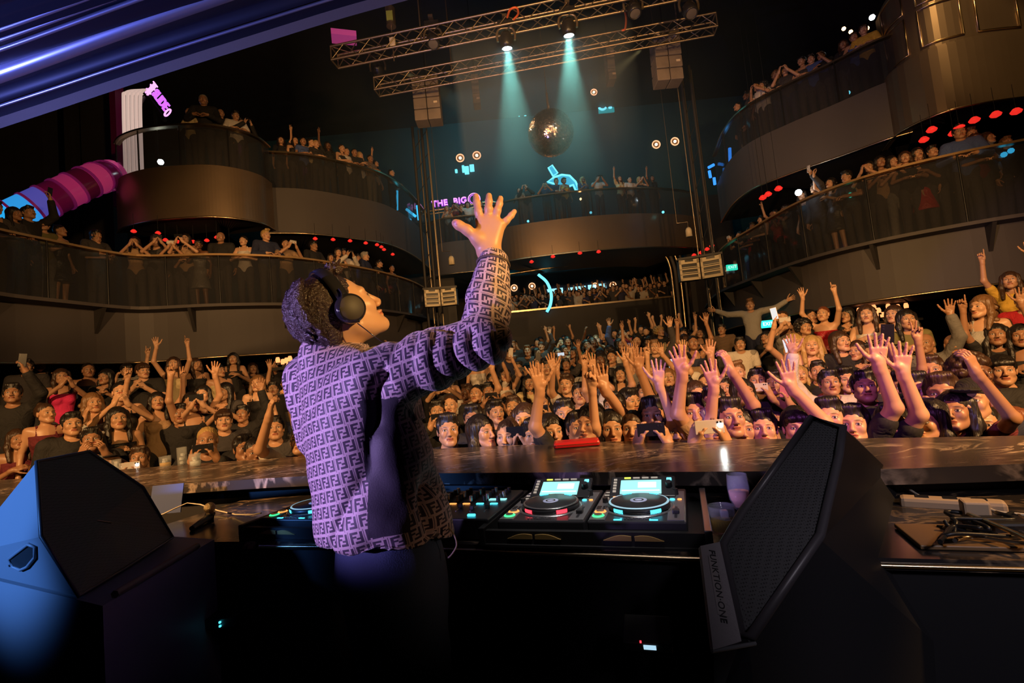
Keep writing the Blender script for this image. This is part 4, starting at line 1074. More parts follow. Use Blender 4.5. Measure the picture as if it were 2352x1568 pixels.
h2 = bpy.data.materials.new('beam_haze_box'); h2.use_nodes = True; hn = h2.node_tree; hn.nodes.remove(hn.nodes['Principled BSDF'])  # denser haze box added so the beams show near the lamps
vs = hn.nodes.new('ShaderNodeVolumeScatter'); vs.inputs['Anisotropy'].default_value = .1; vs.inputs['Color'].default_value = (.75, 1, .95, 1)
tc = hn.nodes.new('ShaderNodeTexCoord'); sz = hn.nodes.new('ShaderNodeSeparateXYZ'); hn.links.new(tc.outputs['Generated'], sz.inputs[0])
nz = hn.nodes.new('ShaderNodeTexNoise'); nz.inputs['Scale'].default_value = 3; hn.links.new(tc.outputs['Generated'], nz.inputs['Vector'])
mu = hn.nodes.new('ShaderNodeMath'); mu.operation = 'MULTIPLY'; hn.links.new(sz.outputs[2], mu.inputs[0]); hn.links.new(nz.outputs[0], mu.inputs[1])
m2 = hn.nodes.new('ShaderNodeMath'); m2.operation = 'MULTIPLY'; m2.inputs[1].default_value = .42; hn.links.new(mu.outputs[0], m2.inputs[0]); hn.links.new(m2.outputs[0], vs.inputs['Density'])
hn.links.new(vs.outputs[0], hn.nodes['Material Output'].inputs['Volume'])
m = MB(); c_ = (p1h + p2h) / 2 if False else (at_y(1163, 98, 9.9) + at_y(1305, 68, 9.7)) / 2
m.box((c_.x, c_.y + .45, 7.0), (3.6, 2.4, 2.9)); tag(m.build('beam_haze_box', h2), 'added box of denser smoke under the two lit lamps to show their beams', 'haze', kind='stuff')

# ------------------------------------------------------------------ booth: bar counter, marble table, decks
BA = math.radians(-19); BU = Vector((math.cos(BA), math.sin(BA), 0)); BV = Vector((-math.sin(BA), math.cos(BA), 0)); BO = Vector((-.11, 1.70, 0))
def bp(a, b, z): return BO + BU * a + BV * b + Vector((0, 0, z))
def marble(name, base, vein, sc=3.0, thr=.06, rough=.16):
    m, nt, b, N, L = new_mat(name)
    tc = N.new('ShaderNodeTexCoord'); nz = N.new('ShaderNodeTexNoise'); nz.inputs['Scale'].default_value = sc; nz.inputs['Detail'].default_value = 6; nz.inputs['Distortion'].default_value = 2.2
    mp = N.new('ShaderNodeMapping'); mp.inputs['Scale'].default_value = (1, 2.2, 1); mp.inputs['Rotation'].default_value = (0, 0, .5)
    L.new(tc.outputs['Object'], mp.inputs[0]); L.new(mp.outputs[0], nz.inputs['Vector'])
    s = N.new('ShaderNodeMath'); s.operation = 'SUBTRACT'; s.inputs[1].default_value = .5; L.new(nz.outputs[0], s.inputs[0])
    a = N.new('ShaderNodeMath'); a.operation = 'ABSOLUTE'; L.new(s.outputs[0], a.inputs[0])
    mr = N.new('ShaderNodeMapRange'); mr.inputs['From Min'].default_value = 0; mr.inputs['From Max'].default_value = thr; mr.inputs['To Min'].default_value = 1; mr.inputs['To Max'].default_value = 0; L.new(a.outputs[0], mr.inputs['Value'])
    n2 = N.new('ShaderNodeTexNoise'); n2.inputs['Scale'].default_value = sc * 1.3; n2.inputs['Detail'].default_value = 3; L.new(tc.outputs['Object'], n2.inputs['Vector'])
    g = N.new('ShaderNodeMapRange'); g.inputs['From Min'].default_value = .42; g.inputs['From Max'].default_value = .6; L.new(n2.outputs[0], g.inputs['Value'])
    mu = N.new('ShaderNodeMath'); mu.operation = 'MULTIPLY'; L.new(mr.outputs[0], mu.inputs[0]); L.new(g.outputs[0], mu.inputs[1])
    mx = N.new('ShaderNodeMix'); mx.data_type = 'RGBA'; mx.inputs['A'].default_value = (*base, 1); mx.inputs['B'].default_value = (*vein, 1)
    L.new(mu.outputs[0], mx.inputs['Factor']); L.new(mx.outputs['Result'], b.inputs['Base Color']); b.inputs['Roughness'].default_value = rough
    return m
M_MARB = marble('veined_marble', (.05, .042, .04), (.55, .42, .34), 2.4, .05, .25)
M_MARB2 = marble('dark_marble', (.03, .026, .026), (.4, .27, .16), 3.2, .05, .18)
ZC, ZTB = 1.05, .945
near_e = spline([at_z(x, y, ZC) for x, y in ((-500, 1190), (60, 1140), (330, 1118), (720, 1092), (1050, 1086), (1750, 1082), (2100, 1075), (2352, 1064), (2700, 1050))], 4)
far_e = spline([at_z(x, y, ZC) for x, y in ((-500, 1135), (60, 1098), (290, 1077), (720, 1046), (1050, 1028), (1500, 1011), (2000, 1006), (2352, 1000), (2700, 990))], 4)
n_e = even(near_e, 40); f_e = even(far_e, 40)
m = MB(); dz = Vector((0, 0, -.055))
m.grid([n_e, f_e, [p + dz for p in f_e], [p + dz for p in n_e], n_e], sm=False)
o = tag(m.build('bar_counter', M_MARB), 'long dark veined marble counter between the booth and the crowd', 'counter')
m = MB(); m.grid([[Vector((p.x * .97, p.y + .12, ZC - .055)) for p in n_e], [Vector((p.x * .97, p.y + .12, 0)) for p in n_e]], sm=False)
m.grid([[Vector((p.x, p.y - .1, ZC - .055)) for p in f_e], [Vector((p.x, p.y - .1, -.5)) for p in f_e]], sm=False)
struct('wall_bar', m, M_DARK)
# marble work table
fr = [at_z(x, y, ZTB) for x, y in ((200, 1262), (400, 1246), (740, 1243), (1020, 1248), (1600, 1268), (2000, 1280), (2352, 1288), (2800, 1300))]
fr = even(spline(fr, 5), 40)
m = MB(); bk = [p + BV * .75 for p in fr]; dz = Vector((0, 0, -.03))
m.grid([fr, bk, [p + dz for p in bk], [p + dz for p in fr], fr], sm=False)
tag(m.build('work_table', M_MARB2), 'dark marble work surface under the decks, lower than the counter', 'table')
m = MB(); m.tube([p + Vector((0, 0, -.018)) - BV * .004 for p in fr[9:]], .006, 6); tag(m.build('edge_trim', M_TRIM), 'thin brass strip along the front edge of the marble table', 'trim')
m = MB(); m.grid([[p + BV * .03 + Vector((0, 0, -.03)) for p in fr], [p + BV * .03 + Vector((0, 0, -.9)) for p in fr]], sm=False); struct('wall_booth_front', m, pmat('booth_black', (.008, .008, .01), .6))
m = MB(); m.box((0, -2.4, -.06), (14, 9.6, .12)); struct('floor_booth', m, pmat('booth_floor', (.008, .008, .009), .5))

# decks
M_DK = pmat('deck_black', (.022, .022, .026), .35); M_DKG = pmat('deck_grey', (.20, .20, .215), .34, metal=.5); M_DKS = pmat('deck_silver', (.55, .55, .58), .25, metal=.9)
E_SCR = emat('deck_screen', (.30, .85, .82), 1.25); E_SCR2 = emat('deck_screen_bright', (.55, .95, .9), 1.9); E_GRN = emat('green_ring', (.05, 1, .25), 2); E_ORG = emat('orange_ring', (1, .35, .08), 1.6); E_YEL = emat('yellow_button', (.75, .9, .1), 1.4); E_RD = emat('red_led', (1, .03, .05), 3); E_BTN = emat('dim_button', (.7, .6, .5), .45); E_CYL = emat('cyan_led', (.06, .75, 1.0), 2.6); E_PALE = emat('pale_rim', (.45, .75, .9), .6)
def mat_b(a, b, z, ang=0): return Matrix.Translation(bp(a, b, z)) @ Matrix.Rotation(BA + ang, 4, 'Z')
def deck(a, led, lab):
    root = empty('deck_player', lab and bp(a, 0, .985), (0, 0, BA), label=lab, cat='media player', group='turntable-style media players')
    def add(nm, f, mt, par=root):
        m = MB(); f(m); return m.build(nm, mt, par)
    Wd, Dp = .303, .40; zt = .03
    add('body', lambda m: m.box((Wd / 2, Dp / 2, .0), (Wd, Dp, .06), bevel=.006), M_DK)
    add('side_panel', lambda m: m.box((.031, Dp / 2 - .02, zt + .001), (.05, Dp * .86, .004), bevel=.001), M_DKG)
    pr = add('side_panel', lambda m: m.box((Wd - .031, Dp / 2 - .02, zt + .001), (.05, Dp * .86, .004), bevel=.001), M_DKG)
    c = (Wd / 2, .155, zt)
    j = add('jog_wheel', lambda m: m.lathe(c, [(.092, .0), (.103, .004), (.103, .016), (.094, .022), (.092, .024), (.0, .024)], 40), M_DK)
    add('jog_surround', lambda m: m.lathe(c, [(.106, .001), (.112, .006), (.117, .001)], 40), M_DKS)
    rim = MB(); rim.lathe(c, [(.0935, .0238), (.097, .0245), (.1005, .0215)], 40); rim.build('rim_light', E_PALE if led is not E_RD else M_DKS, j)
    for s in (-1, 1):
        q = MB(); q.lathe(c, [(.1032, .004), (.1045, .010), (.1032, .016)], 6, a0=math.radians(270 + s * 36 - 11), a1=math.radians(270 + s * 36 + 11)); q.build('led', led, j)
        q = MB(); q.lathe(c, [(.088, .0246), (.099, .0246)], 6, a0=math.radians(90 + s * 30 - 10), a1=math.radians(90 + s * 30 + 10)); q.build('led', E_CYL, j)
    q = MB(); q.lathe(c, [(0, .0252), (.028, .0252), (.028, .0242)], 24); q.build('centre_display', pmat('jog_display', (.3, .3, .42), .4, emit=(.4, .45, .7), es=.35) if 'jog_display' not in bpy.data.materials else bpy.data.materials['jog_display'], j)
    q = MB(); q.lathe(c, [(.012, .0256), (.018, .0256)], 20); q.build('display_ring', M_DK, j)
    # tilted screen
    R = Matrix.Rotation(math.radians(24), 3, 'X'); sc = Vector((Wd / 2, .325, zt + .022))
    s_ = add('screen', lambda m: m.box(sc, (.235, .115, .02), R, .003), M_DK)
    m = MB(); m.box(sc + R @ Vector((-.005, -.006, .011)), (.148, .078, .002), R); m.build('display', E_SCR, s_)
    m = MB(); m.box(sc + R @ Vector((.018, .004, .0125)), (.066, .032, .001), R); m.box(sc + R @ Vector((-.005, -.028, .0125)), (.136, .006, .001), R); m.build('waveform', E_SCR2, s_)
    for i in range(4):
        m = MB(); m.box(sc + R @ Vector((-.055 + i * .033, .046, .0125)), (.024, .006, .003), R); m.build('button', E_YEL if i == 0 else E_BTN, s_)
    for i in range(5):
        m = MB(); m.box(sc + R @ Vector((-.1, .036 - i * .017, .0125)), (.012, .009, .003), R); m.build('button', E_BTN, s_)
    m = MB(); m.cyl(sc + R @ Vector((.096, -.002, .01)), sc + R @ Vector((.096, -.002, .03)), .0125, .011, 14); m.build('rotary_knob', M_DK, s_)
    m = MB(); m.box(sc + R @ Vector((.097, .036, .012)), (.018, .014, .006), R, .002); m.build('usb_light', E_CYANW, s_)
    for i in range(6): add('hot_cue_button', lambda m: m.box((.024, .355 - i * .0195, zt + .005), (.02, .008, .003)), E_BTN if i % 2 else M_DK)
    add('vinyl_knob', lambda m: m.cyl((.03, .205, zt), (.03, .205, zt + .02), .010, n=12), M_DK)
    for i in range(4): add('loop_button', lambda m: m.cyl((.018 + .02 * (i % 2), .15 - .018 * (i // 2), zt), (.018 + .02 * (i % 2), .15 - .018 * (i // 2), zt + .005), .008, n=12), M_DK)
    for y0, e, nm in ((.095, E_ORG, 'cue_button'), (.05, E_GRN, 'play_button')):
        k = add(nm, lambda m: m.cyl((.029, y0, zt), (.029, y0, zt + .008), .0135, n=18), M_DKS)
        m = MB(); m.lathe((.029, y0, zt + .003), [(.0145, 0), (.0175, .003), (.0205, 0)], 20); m.build('ring_light', e, k)
    x = Wd - .031
    add('pitch_slot', lambda m: m.box((x, .09, zt + .003), (.008, .12, .002)), M_DK)
    add('pitch_slider', lambda m: m.box((x, .08, zt + .009), (.022, .026, .012), bevel=.003), M_DK)
    add('speed_knob', lambda m: m.cyl((x - .004, .305, zt), (x - .004, .305, zt + .024), .011, .009, 14), M_DK)
    add('sync_button', lambda m: m.cyl((x - .014, .235, zt), (x - .014, .235, zt + .006), .0085, n=14), E_CYL)
    add('master_button', lambda m: m.cyl((x + .01, .235, zt), (x + .01, .235, zt + .006), .0075, n=14), E_ORG)
    add('track_button', lambda m: m.cyl((.06, .262, zt), (.06, .262, zt + .008), .011, n=14), E_ORG)
    add('track_button', lambda m: m.cyl((.088, .270, zt), (.088, .270, zt + .008), .008, n=14), E_ORG)
    t = text_mesh('PRO DJ', .016, .0005) if False else None
    add('logo_strip', lambda m: [m.box((Wd / 2 - .045 + .011 * i, .022, zt + .002), (.007, .005 if i % 3 else .009, .002)) for i in range(9)], M_DKS)
    if led is E_CYL:
        for s in (-1, 1): add('reflected_led', lambda m: m.box((Wd / 2 + s * .055, .012, zt + .0015), (.026, .008, .002), bevel=.0008), E_CYL)
    return root
deck(-1.05, E_CYL, 'leftmost media player with cyan lights, left of the performer')
deck(-.69, E_CYL, 'second media player from the left, hidden behind the performer')
deck(.0, E_RD, 'media player with red jog lights beside the mixer')
deck(.31, E_CYL, 'rightmost media player with cyan jog lights')
# mixer
root = empty('mixer', bp(-.36, 0, .985), (0, 0, BA), label='black mixer with knobs and faders between the players', cat='mixer')
m = MB(); m.box((.165, .2, .0), (.325, .40, .07), bevel=.005); m.build('body', M_DK, root)
for i in range(5):
    for j in range(5):
        m = MB(); p = (.045 + i * .058, .36 - j * .032, .035); m.cyl(p, (p[0], p[1], .055), .009, .0075, 10); k = m.build('knob', M_DKS if (i + j) % 3 == 0 else M_DK, root)
    m = MB(); m.box((.045 + i * .058, .13, .036), (.003, .08, .002)); m.build('fader_slot', M_DKS, root)
    m = MB(); m.box((.045 + i * .058, .11 + .012 * (i % 3), .043), (.016, .011, .014), bevel=.002); m.build('fader', M_DK, root)
    m = MB(); m.box((.045 + i * .058, .185, .037), (.03, .012, .004), bevel=.002); m.build('lit_button', E_CYL if i > 2 else E_ORG, root)
m = MB(); m.box((.27, .245, .037), (.07, .02, .003)); m.build('display', E_SCR, root)
m = MB(); m.box((.25, .035, .038), (.03, .012, .008), bevel=.003); m.build('crossfader', E_CYL, root)
# rack under the decks
M_RACK = pmat('rack_black', (.010, .010, .011), .5); M_GRIP = pmat('brass_grip', (.62, .40, .14), .35, metal=.6)
for a0, a1, lab in ((-.03, .66, 'black flight case tray under the two right players'), (-1.09, -.42, 'black flight case tray under the left players')):
    root = empty('flight_case', bp((a0 + a1) / 2, .17, ZTB), (0, 0, BA), label=lab, cat='case')
    w = a1 - a0; m = MB(); m.box((0, .03, .004), (w, .50, .008)); m.box((0, -.20, .024), (w, .02, .05)); m.build('tray', M_RACK, root)
    for s in (-1, 1):
        m = MB(); m.box((s * (w / 2 + .01), .03, .03), (.022, .50, .06), bevel=.003); m.build('side_rail', M_DKS if s > 0 and a0 > -.5 else M_RACK, root)
    for k in range(2):
        x = -w / 2 + .17 + k * .315; m = MB()
        for s in (-1, 1):
            m.prism([Vector((x + s * (.005 + .085 * t), -.214, .026 + .015 * math.sin(math.pi * (1 - t) * .62 + .25) * (1 - t ** 5))) for t in [i / 10 for i in range(11)]] + [Vector((x + s * .09, -.214, .025)), Vector((x + s * .005, -.214, .025))], (0, .006, 0))
        m.build('grip', M_GRIP, root)

# glasses
M_GL = pmat('clear_glass', (.8, .85, .9), .03, alpha=.13, spec=1.0, coat=.6)
M_ICE = pmat('ice', (.75, .8, .85), .12, alpha=.5, coat=.6); M_BEER = pmat('amber_drink', (.75, .45, .08), .08, alpha=.6); M_ROSE = pmat('pink_drink', (.9, .45, .32), .1, alpha=.75)
def tumbler(p, r, h, lab, drink=None, fill=.5, nm='drinking_glass', grp=None):
    root = empty(nm, p, label=lab, cat='glass', group=grp)
    m = MB(); m.lathe((0, 0, 0), [(0, 0), (r * .88, 0), (r * .9, .003), (r, h), (r - .003, h), (r * .84, .012), (0, .012)], 28); m.build('glass_wall', M_GL, root)
    if drink:
        m = MB(); m.lathe((0, 0, 0), [(0, .013), (r * .83, .013), (r * .83 + (r * .1) * fill, h * fill), (0, h * fill)], 24); m.build('drink', drink, root)
    rr = random.Random(int(p[0] * 100))
    for i in range(3):
        m = MB(); m.box((rr.uniform(-.3, .3) * r, rr.uniform(-.3, .3) * r, .02 + h * .22 * i), (r * .6,) * 3, Matrix.Rotation(rr.uniform(0, 1.5), 3, 'Z'), r * .1); m.build('ice_cube', M_ICE, root)
tumbler(at_z(265, 1080, ZC), .042, .085, 'tumbler of ice at the left end of the counter glasses', grp='glasses left on the counter')
tumbler(at_z(380, 1074, ZC), .042, .09, 'tumbler with a pale yellow drink on the counter', M_BEER, .45, grp='glasses left on the counter')
tumbler(at_z(419, 1068, ZC), .036, .14, 'tall clear glass behind the other counter tumblers', grp='glasses left on the counter')
tumbler(at_z(449, 1072, ZC), .041, .10, 'tumbler of crushed ice at the right of the counter glasses', M_ICE, .45, grp='glasses left on the counter')
tumbler(at_z(228, 1066, ZC), .035, .08, 'small glass half hidden behind the left speaker', grp='glasses left on the counter')
tumbler(at_z(1664, 1226, ZTB), .040, .088, 'tumbler with amber drink on the marble table beside the right speaker', M_BEER, .5)
root = empty('champagne_flute', at_z(1706, 1206, ZTB), label='stemmed glass of pink drink with cyan reflections behind the tumbler', cat='glass')
m = MB(); m.lathe((0, 0, 0), [(0, 0), (.028, .001), (.028, .003), (.005, .010), (.004, .04), (.018, .055), (.031, .085), (.034, .12), (.031, .165), (.029, .165), (.032, .12), (.029, .086), (.016, .058), (0, .05)], 28); m.build('glass_wall', M_GL, root)
m = MB(); m.lathe((0, 0, 0), [(0, .055), (.016, .06), (.028, .088), (.031, .11), (0, .11)], 24); m.build('drink', M_ROSE, root)
m = MB(); m.cyl((0, 0, .0), (0, 0, .003), .03, n=20); m.build('base_reflection', E_CYL, root) if False else None
# red clutch
p = at_z(1325, 1027, ZC); root = empty('clutch_bag', p, (0, 0, BA + .22), label='flat red clutch lying on the crowd side of the counter', cat='bag')
m = MB(); m.box((0, .05, .018), (.27, .13, .034), bevel=.013); m.build('bag_body', pmat('red_leather', (.62, .02, .03), .35), root)
m = MB(); m.box((0, -.013, .019), (.262, .006, .003)); m.build('zip', M_TRIM, root)
# pale blue leaning sheet, mic and cable
p = at_z(372, 1183, ZTB); root = empty('paper_sheet', p, label='pale blue board leaning under the counter behind the left speaker', cat='board')
m = MB(); m.box((0, .04, .075), (.17, .006, .15), Matrix.Rotation(-.25, 3, 'X')); m.build('board', pmat('pale_board', (.05, .075, .2), .6), root)
c = at_z(483, 1195, ZTB); root = empty('microphone', c + Vector((0, 0, .03)), (0, 0, .3), label='microphone standing head up on the marble left of the decks', cat='microphone')
m = MB(); m.lathe((0, 0, 0), [(0, .055)] + [(.026 * math.sin(t), .03 + .026 * math.cos(t)) for t in [math.pi * i / 10 for i in range(1, 9)]] + [(.018, .0)], 18); m.build('grille', pmat('mic_grille', (.45, .33, .18), .3, metal=.9, bump=.6, bscale=200), root)
m = MB(); m.lathe((0, 0, 0), [(.022, .005), (.024, -.002), (.018, -.012), (.015, -.03), (0, -.03)], 16); m.build('collar', M_BLACK, root)
m = MB(); m.cyl((0, 0, -.01), (-.03, -.16, -.02), .017, .012, 12); m.build('handle', M_BLACK, root)
m = MB(); m.tube([at_z(x, y, z) for x, y, z in [(355, 1186, .95), (375, 1180, .96), (400, 1168, .98), (430, 1155, .99), (460, 1158, .98), (500, 1172, .96), (540, 1181, .955), (575, 1182, .97), (600, 1178, 1.0)]], .0035, 6)
tag(m.build('white_cable', pmat('pale_cable', (.75, .65, .5), .5)), 'thin pale cable arching from the left speaker to the leftmost player', 'cable')
p = bp(-.985, .36, 1.02); m = MB(); m.box(p + Vector((0, 0, .025)), (.012, .006, .06), bevel=.002); tag(m.build('usb_stick', pmat('pink_plastic', (.7, .03, .2), .4)), 'pink memory stick standing up on the leftmost player', 'memory stick')
# power strip and adapters at the right
root = empty('power_strip', at_z(2185, 1165, ZTB), (0, 0, -.62), label='beige power strip lying among cables on the right end of the table', cat='power strip')
m = MB(); m.box((0, 0, .01), (.26, .055, .04), bevel=.012); m.build('casing', pmat('beige_plastic', (.55, .40, .26), .5), root)
for i in range(3):
    m = MB(); m.box((-.07 + i * .07, -.0, .031), (.035, .03, .003), bevel=.001); m.build('socket', M_BLACK, root)
p = at_z(2245, 1205, ZTB); m = MB(); m.box(p + Vector((0, 0, .035)), (.06, .05, .07), Matrix.Rotation(-.5, 3, 'Z'), .006); tag(m.build('power_adapter', bpy.data.materials['beige_plastic']), 'beige plug-in adapter at the lower end of the power strip', 'adapter')
p = at_z(2310, 1225, ZTB); m = MB(); m.box(p + Vector((0, 0, .02)), (.10, .08, .04), Matrix.Rotation(-.3, 3, 'Z'), .008); tag(m.build('network_box', M_BLACK), 'small black box on the table at the right picture edge', 'box')
root = empty('tray_board', at_z(2260, 1240, ZTB), (0, 0, -.35), label='brown board under the cables at the right end of the table', cat='board')
m = MB(); m.box((0, 0, .008), (.34, .18, .012), bevel=.003); m.build('board', pmat('brown_board', (.22, .13, .06), .4), root)
rc = random.Random(11)
for i in range(7):
    pts = [at_z(2170 + rc.uniform(-20, 200), 1195 + rc.uniform(-25, 50), .957 + rc.uniform(0, .03)) for k in range(6)]
    m = MB(); m.tube(spline(sorted(pts, key=lambda v: v.x), 8), .006, 6)
    tag(m.build('tangled_cable', [M_BLACK, M_BLACK, M_TRIM, M_BLACK, M_ORC if False else M_BLACK, M_TRIM, M_BLACK][i]), ['black cable tangled furthest left', 'black cable crossing the brown board', 'yellowish cable in the tangle', 'black cable nearest the picture edge', 'black cable looping over the adapter', 'second yellowish cable in the tangle', 'black cable lowest in the tangle'][i] + ' by the power strip', 'cable', 'cables round the power strip')
m = MB(); m.tube(spline([at_z(x, y, z) for x, y, z in ((2070, 1112, .965), (2105, 1135, .955), (2130, 1150, .955))], 6), .005, 6); m.tube(spline([at_z(x, y, z) for x, y, z in ((2255, 1160, .956), (2290, 1175, .956), (2352, 1182, .956), (2420, 1190, .956))], 6), .005, 6)
tag(m.build('mains_lead', bpy.data.materials['pale_cable']), 'pale mains lead running in and out of the power strip', 'cable')
# small devices with LEDs under the table
for px, py, y, e, lab in ((503, 1435, 1.9, E_CYL, 'small black device with two cyan lights in the dark under the table, left'), (2282, 1468, 1.3, E_GRN, 'small black device with a green light in the dark, lower right')):
    root = empty('rack_device', at_y(px, py, y), label=lab, cat='device')
    m = MB(); m.box((0, .06, 0), (.12, .1, .04), bevel=.004); m.build('casing', M_RACK, root)
    for dz in (-.007, .007) if e is E_CYL else (0,):
        m = MB(); m.box((0, .006, dz), (.006, .006, .006)); m.build('led', e, root)
root = empty('rack_device', at_y(1488, 1492, 1.25), (.5, 0, -.3), label='small box with a red and white-blue display on the booth floor', cat='device')
m = MB(); m.box((0, .05, -.01), (.12, .08, .03), bevel=.004); m.build('casing', M_RACK, root)
m = MB(); m.box((.005, .006, 0), (.03, .004, .012)); m.build('display', pmat('pale_lcd', (.3, .6, .8), .4, emit=(.5, .8, 1), es=.9), root)
m = MB(); m.box((-.015, .006, .02), (.004, .004, .004)); m.build('led', E_RD, root)

# ------------------------------------------------------------------ stage monitors
M_SPK = pmat('speaker_paint', (.20, .20, .22), .5, bump=.05, bscale=400)
M_SPKB = pmat('speaker_paint_black', (.012, .012, .014), .55, bump=.05, bscale=400)
def grille_mat():
    m, nt, b, N, L = new_mat('perforated_grille')
    tc = N.new('ShaderNodeTexCoord'); vo = N.new('ShaderNodeTexVoronoi'); vo.inputs['Scale'].default_value = 190; vo.inputs['Randomness'].default_value = 0.05; L.new(tc.outputs['Object'], vo.inputs['Vector'])
    mr = N.new('ShaderNodeMapRange'); mr.inputs['From Min'].default_value = .25; mr.inputs['From Max'].default_value = .4; L.new(vo.outputs['Distance'], mr.inputs['Value'])
    mx = N.new('ShaderNodeMix'); mx.data_type = 'RGBA'; mx.inputs['A'].default_value = (.002, .002, .002, 1); mx.inputs['B'].default_value = (.05, .05, .052, 1); L.new(mr.outputs[0], mx.inputs['Factor']); L.new(mx.outputs['Result'], b.inputs['Base Color'])
    b.inputs['Roughness'].default_value = .5
    return m
M_GRL = grille_mat()
def poly(root, nm, groups, mt):
    m = MB()
    for g in groups: m.add([Vector(p) for p in g], [tuple(range(len(g)))])
    return m.build(nm, mt, root)
def panel(root, nm, pts, thick, mt, inset=0):
    P = [Vector(p) for p in pts]; c = sum(P, Vector()) / len(P); nrm = Vector()
    for i in range(len(P)): nrm += (P[i] - c).cross(P[(i + 1) % len(P)] - c)
    nrm.normalize()
    if nrm.dot(c + root.location - Vector((0, 0, CAMZ))) > 0: nrm = -nrm
    m = MB(); m.prism([c + (p - c) * (1 - inset) for p in P], nrm * thick); return m.build(nm, mt, root)
# right monitor
Y = at_y
root = empty('stage_monitor', Y(1800, 1480, 1.25), label='big black wedge monitor speaker with a perforated grille, right of the decks', cat='loudspeaker', group='stage monitors either side of the performer')
q = Vector(root.location)
A_, B_, C_, D_, E_, F_, G_, H_ = [Y(*t) - q for t in ((1866, 960, 1.36), (1940, 984, 1.27), (1930, 1050, 1.22), (1886, 1240, 1.08), (1722, 1482, .97), (1698, 1478, .99), (1655, 1262, 1.12), (1700, 1185, 1.18))]
A2, B2, D2, E2, F2, G2 = [Y(*t) - q for t in ((1960, 1000, 2.0), (2040, 1078, 1.9), (2215, 1285, 1.75), (2330, 1640, 1.5), (1700, 1640, 1.35), (1640, 1300, 1.5))]
E3 = Y(1735, 1640, .98) - q; F3 = Y(1640, 1640, 1.02) - q
poly(root, 'cabinet', [(B_, B2, D2, E2, E3, E_, D_, C_), (A_, A2, B2, B_), (A_, H_, G_, G2, A2), (A2, G2, F2, E2, D2, B2), (G_, F_, F3, F2, G2), (E_, E3, F3, F_), (A_, B_, C_, H_), (H_, C_, D_, G_), (G_, D_, E_, F_)], M_SPKB)
gp = [A_, B_, C_, D_, E_, F_, G_, H_]
cen = sum(gp, Vector()) / 8; nrm = (A_ - D_).cross(G_ - D_).normalized()
if nrm.dot(cen + q - Vector((0, 0, CAMZ))) > 0: nrm = -nrm
m = MB(); ins = [cen + (p - cen) * .93 + nrm * .012 for p in gp]
m.add(ins, [(0, 1, 2, 7), (7, 2, 3, 6), (6, 3, 4, 5)], True); m.build('grille', M_GRL, root)
m = MB(); m.tube([cen + (p - cen) * .965 + nrm * .012 for p in gp], .010, 8, closed=True); m.build('grille_frame', pmat('frame_rubber', (.05, .045, .05), .4), root)
lb = [Y(*t) - q for t in ((1604, 1259, 1.09), (1648, 1250, 1.10), (1697, 1477, .965), (1632, 1497, .945))]
panel(root, 'name_bar', lb, .012, pmat('grey_bar', (.20, .18, .19), .5, bump=.2, bscale=150))
c0 = (lb[0] + lb[1] + lb[2] + lb[3]) / 4; xd = (lb[3] + lb[2] - lb[0] - lb[1]).normalized(); up = (lb[1] - lb[0] + lb[2] - lb[3]).normalized()
nn = xd.cross(up).normalized()
if nn.dot(c0 + q - Vector((0, 0, CAMZ))) > 0: nn = -nn
yy = nn.cross(xd).normalized()
Mx = Matrix(((xd.x, yy.x, nn.x, 0), (xd.y, yy.y, nn.y, 0), (xd.z, yy.z, nn.z, 0), (0, 0, 0, 1))); Mx.translation = c0 - xd * .012 + nn * .0135
m = MB(); m.box(Mx @ Vector((0, 0, -.001)), (.118, .019, .002), Mx.to_3x3()); m.build('badge', pmat('badge_metal', (.42, .38, .38), .35, metal=.6), root)
link_mesh('badge_lettering', place(text_mesh('FUNKTION·ONE', .0185, .0006, .0002), Mx), M_SPKB, root)
m = MB(); m.tube([lb[3] + nn * .006, Y(1735, 1477, .97) - q], .004, 6); m.build('bottom_rim', M_DKG, root)
# left monitor
root = empty('stage_monitor', Y(160, 1380, 1.6), label='angular wedge monitor speaker lit blue on its side, left of the performer', cat='loudspeaker', group='stage monitors either side of the performer')
q = Vector(root.location)
ZP = .972
P1, P2, P3, P7 = [Y(*t) - q for t in ((84, 1060, 1.62), (205, 1036, 1.85), (328, 1118, 2.0), (95, 1232, 1.50))]
P4, P5, P6, S3 = [at_z(x, y, ZP) - q for x, y in ((397, 1234), (290, 1303), (181, 1369), (-90, 1307))]
S1, S2 = [Y(*t) - q for t in ((-90, 1262, 1.40), (-90, 1346, 1.36))]
S1 = Y(-90, 1275, 1.86) - q; S4 = at_z(-90, 1307, ZP) - q; S3 = at_z(-25, 1321, ZP) - q
K1, K2 = [Y(*t) - q for t in ((-90, 1300, 2.3), (150, 1130, 2.4))]
poly(root, 'cabinet', [(P1, P7, S3, S4, S1), (P1, S1, K1, K2), (P1, K2, P2), (P2, K2, P3), (K2, K1, P4, P3), (S1, S4, K1), (P7, P6, S3)], M_SPK)
m = MB(); m.add([P1, P2, P3, P4, P5, P6, P7, sum((P1, P2, P3, P4, P5, P6, P7), Vector()) / 7], [(i, (i + 1) % 7, 7) for i in range(7)]); m.build('grille', M_GRL, root)
m = MB(); m.tube([P1, P2, P3, P4, P5, P6, P7], .006, 6, closed=True); m.build('grille_frame', bpy.data.materials['frame_rubber'], root)
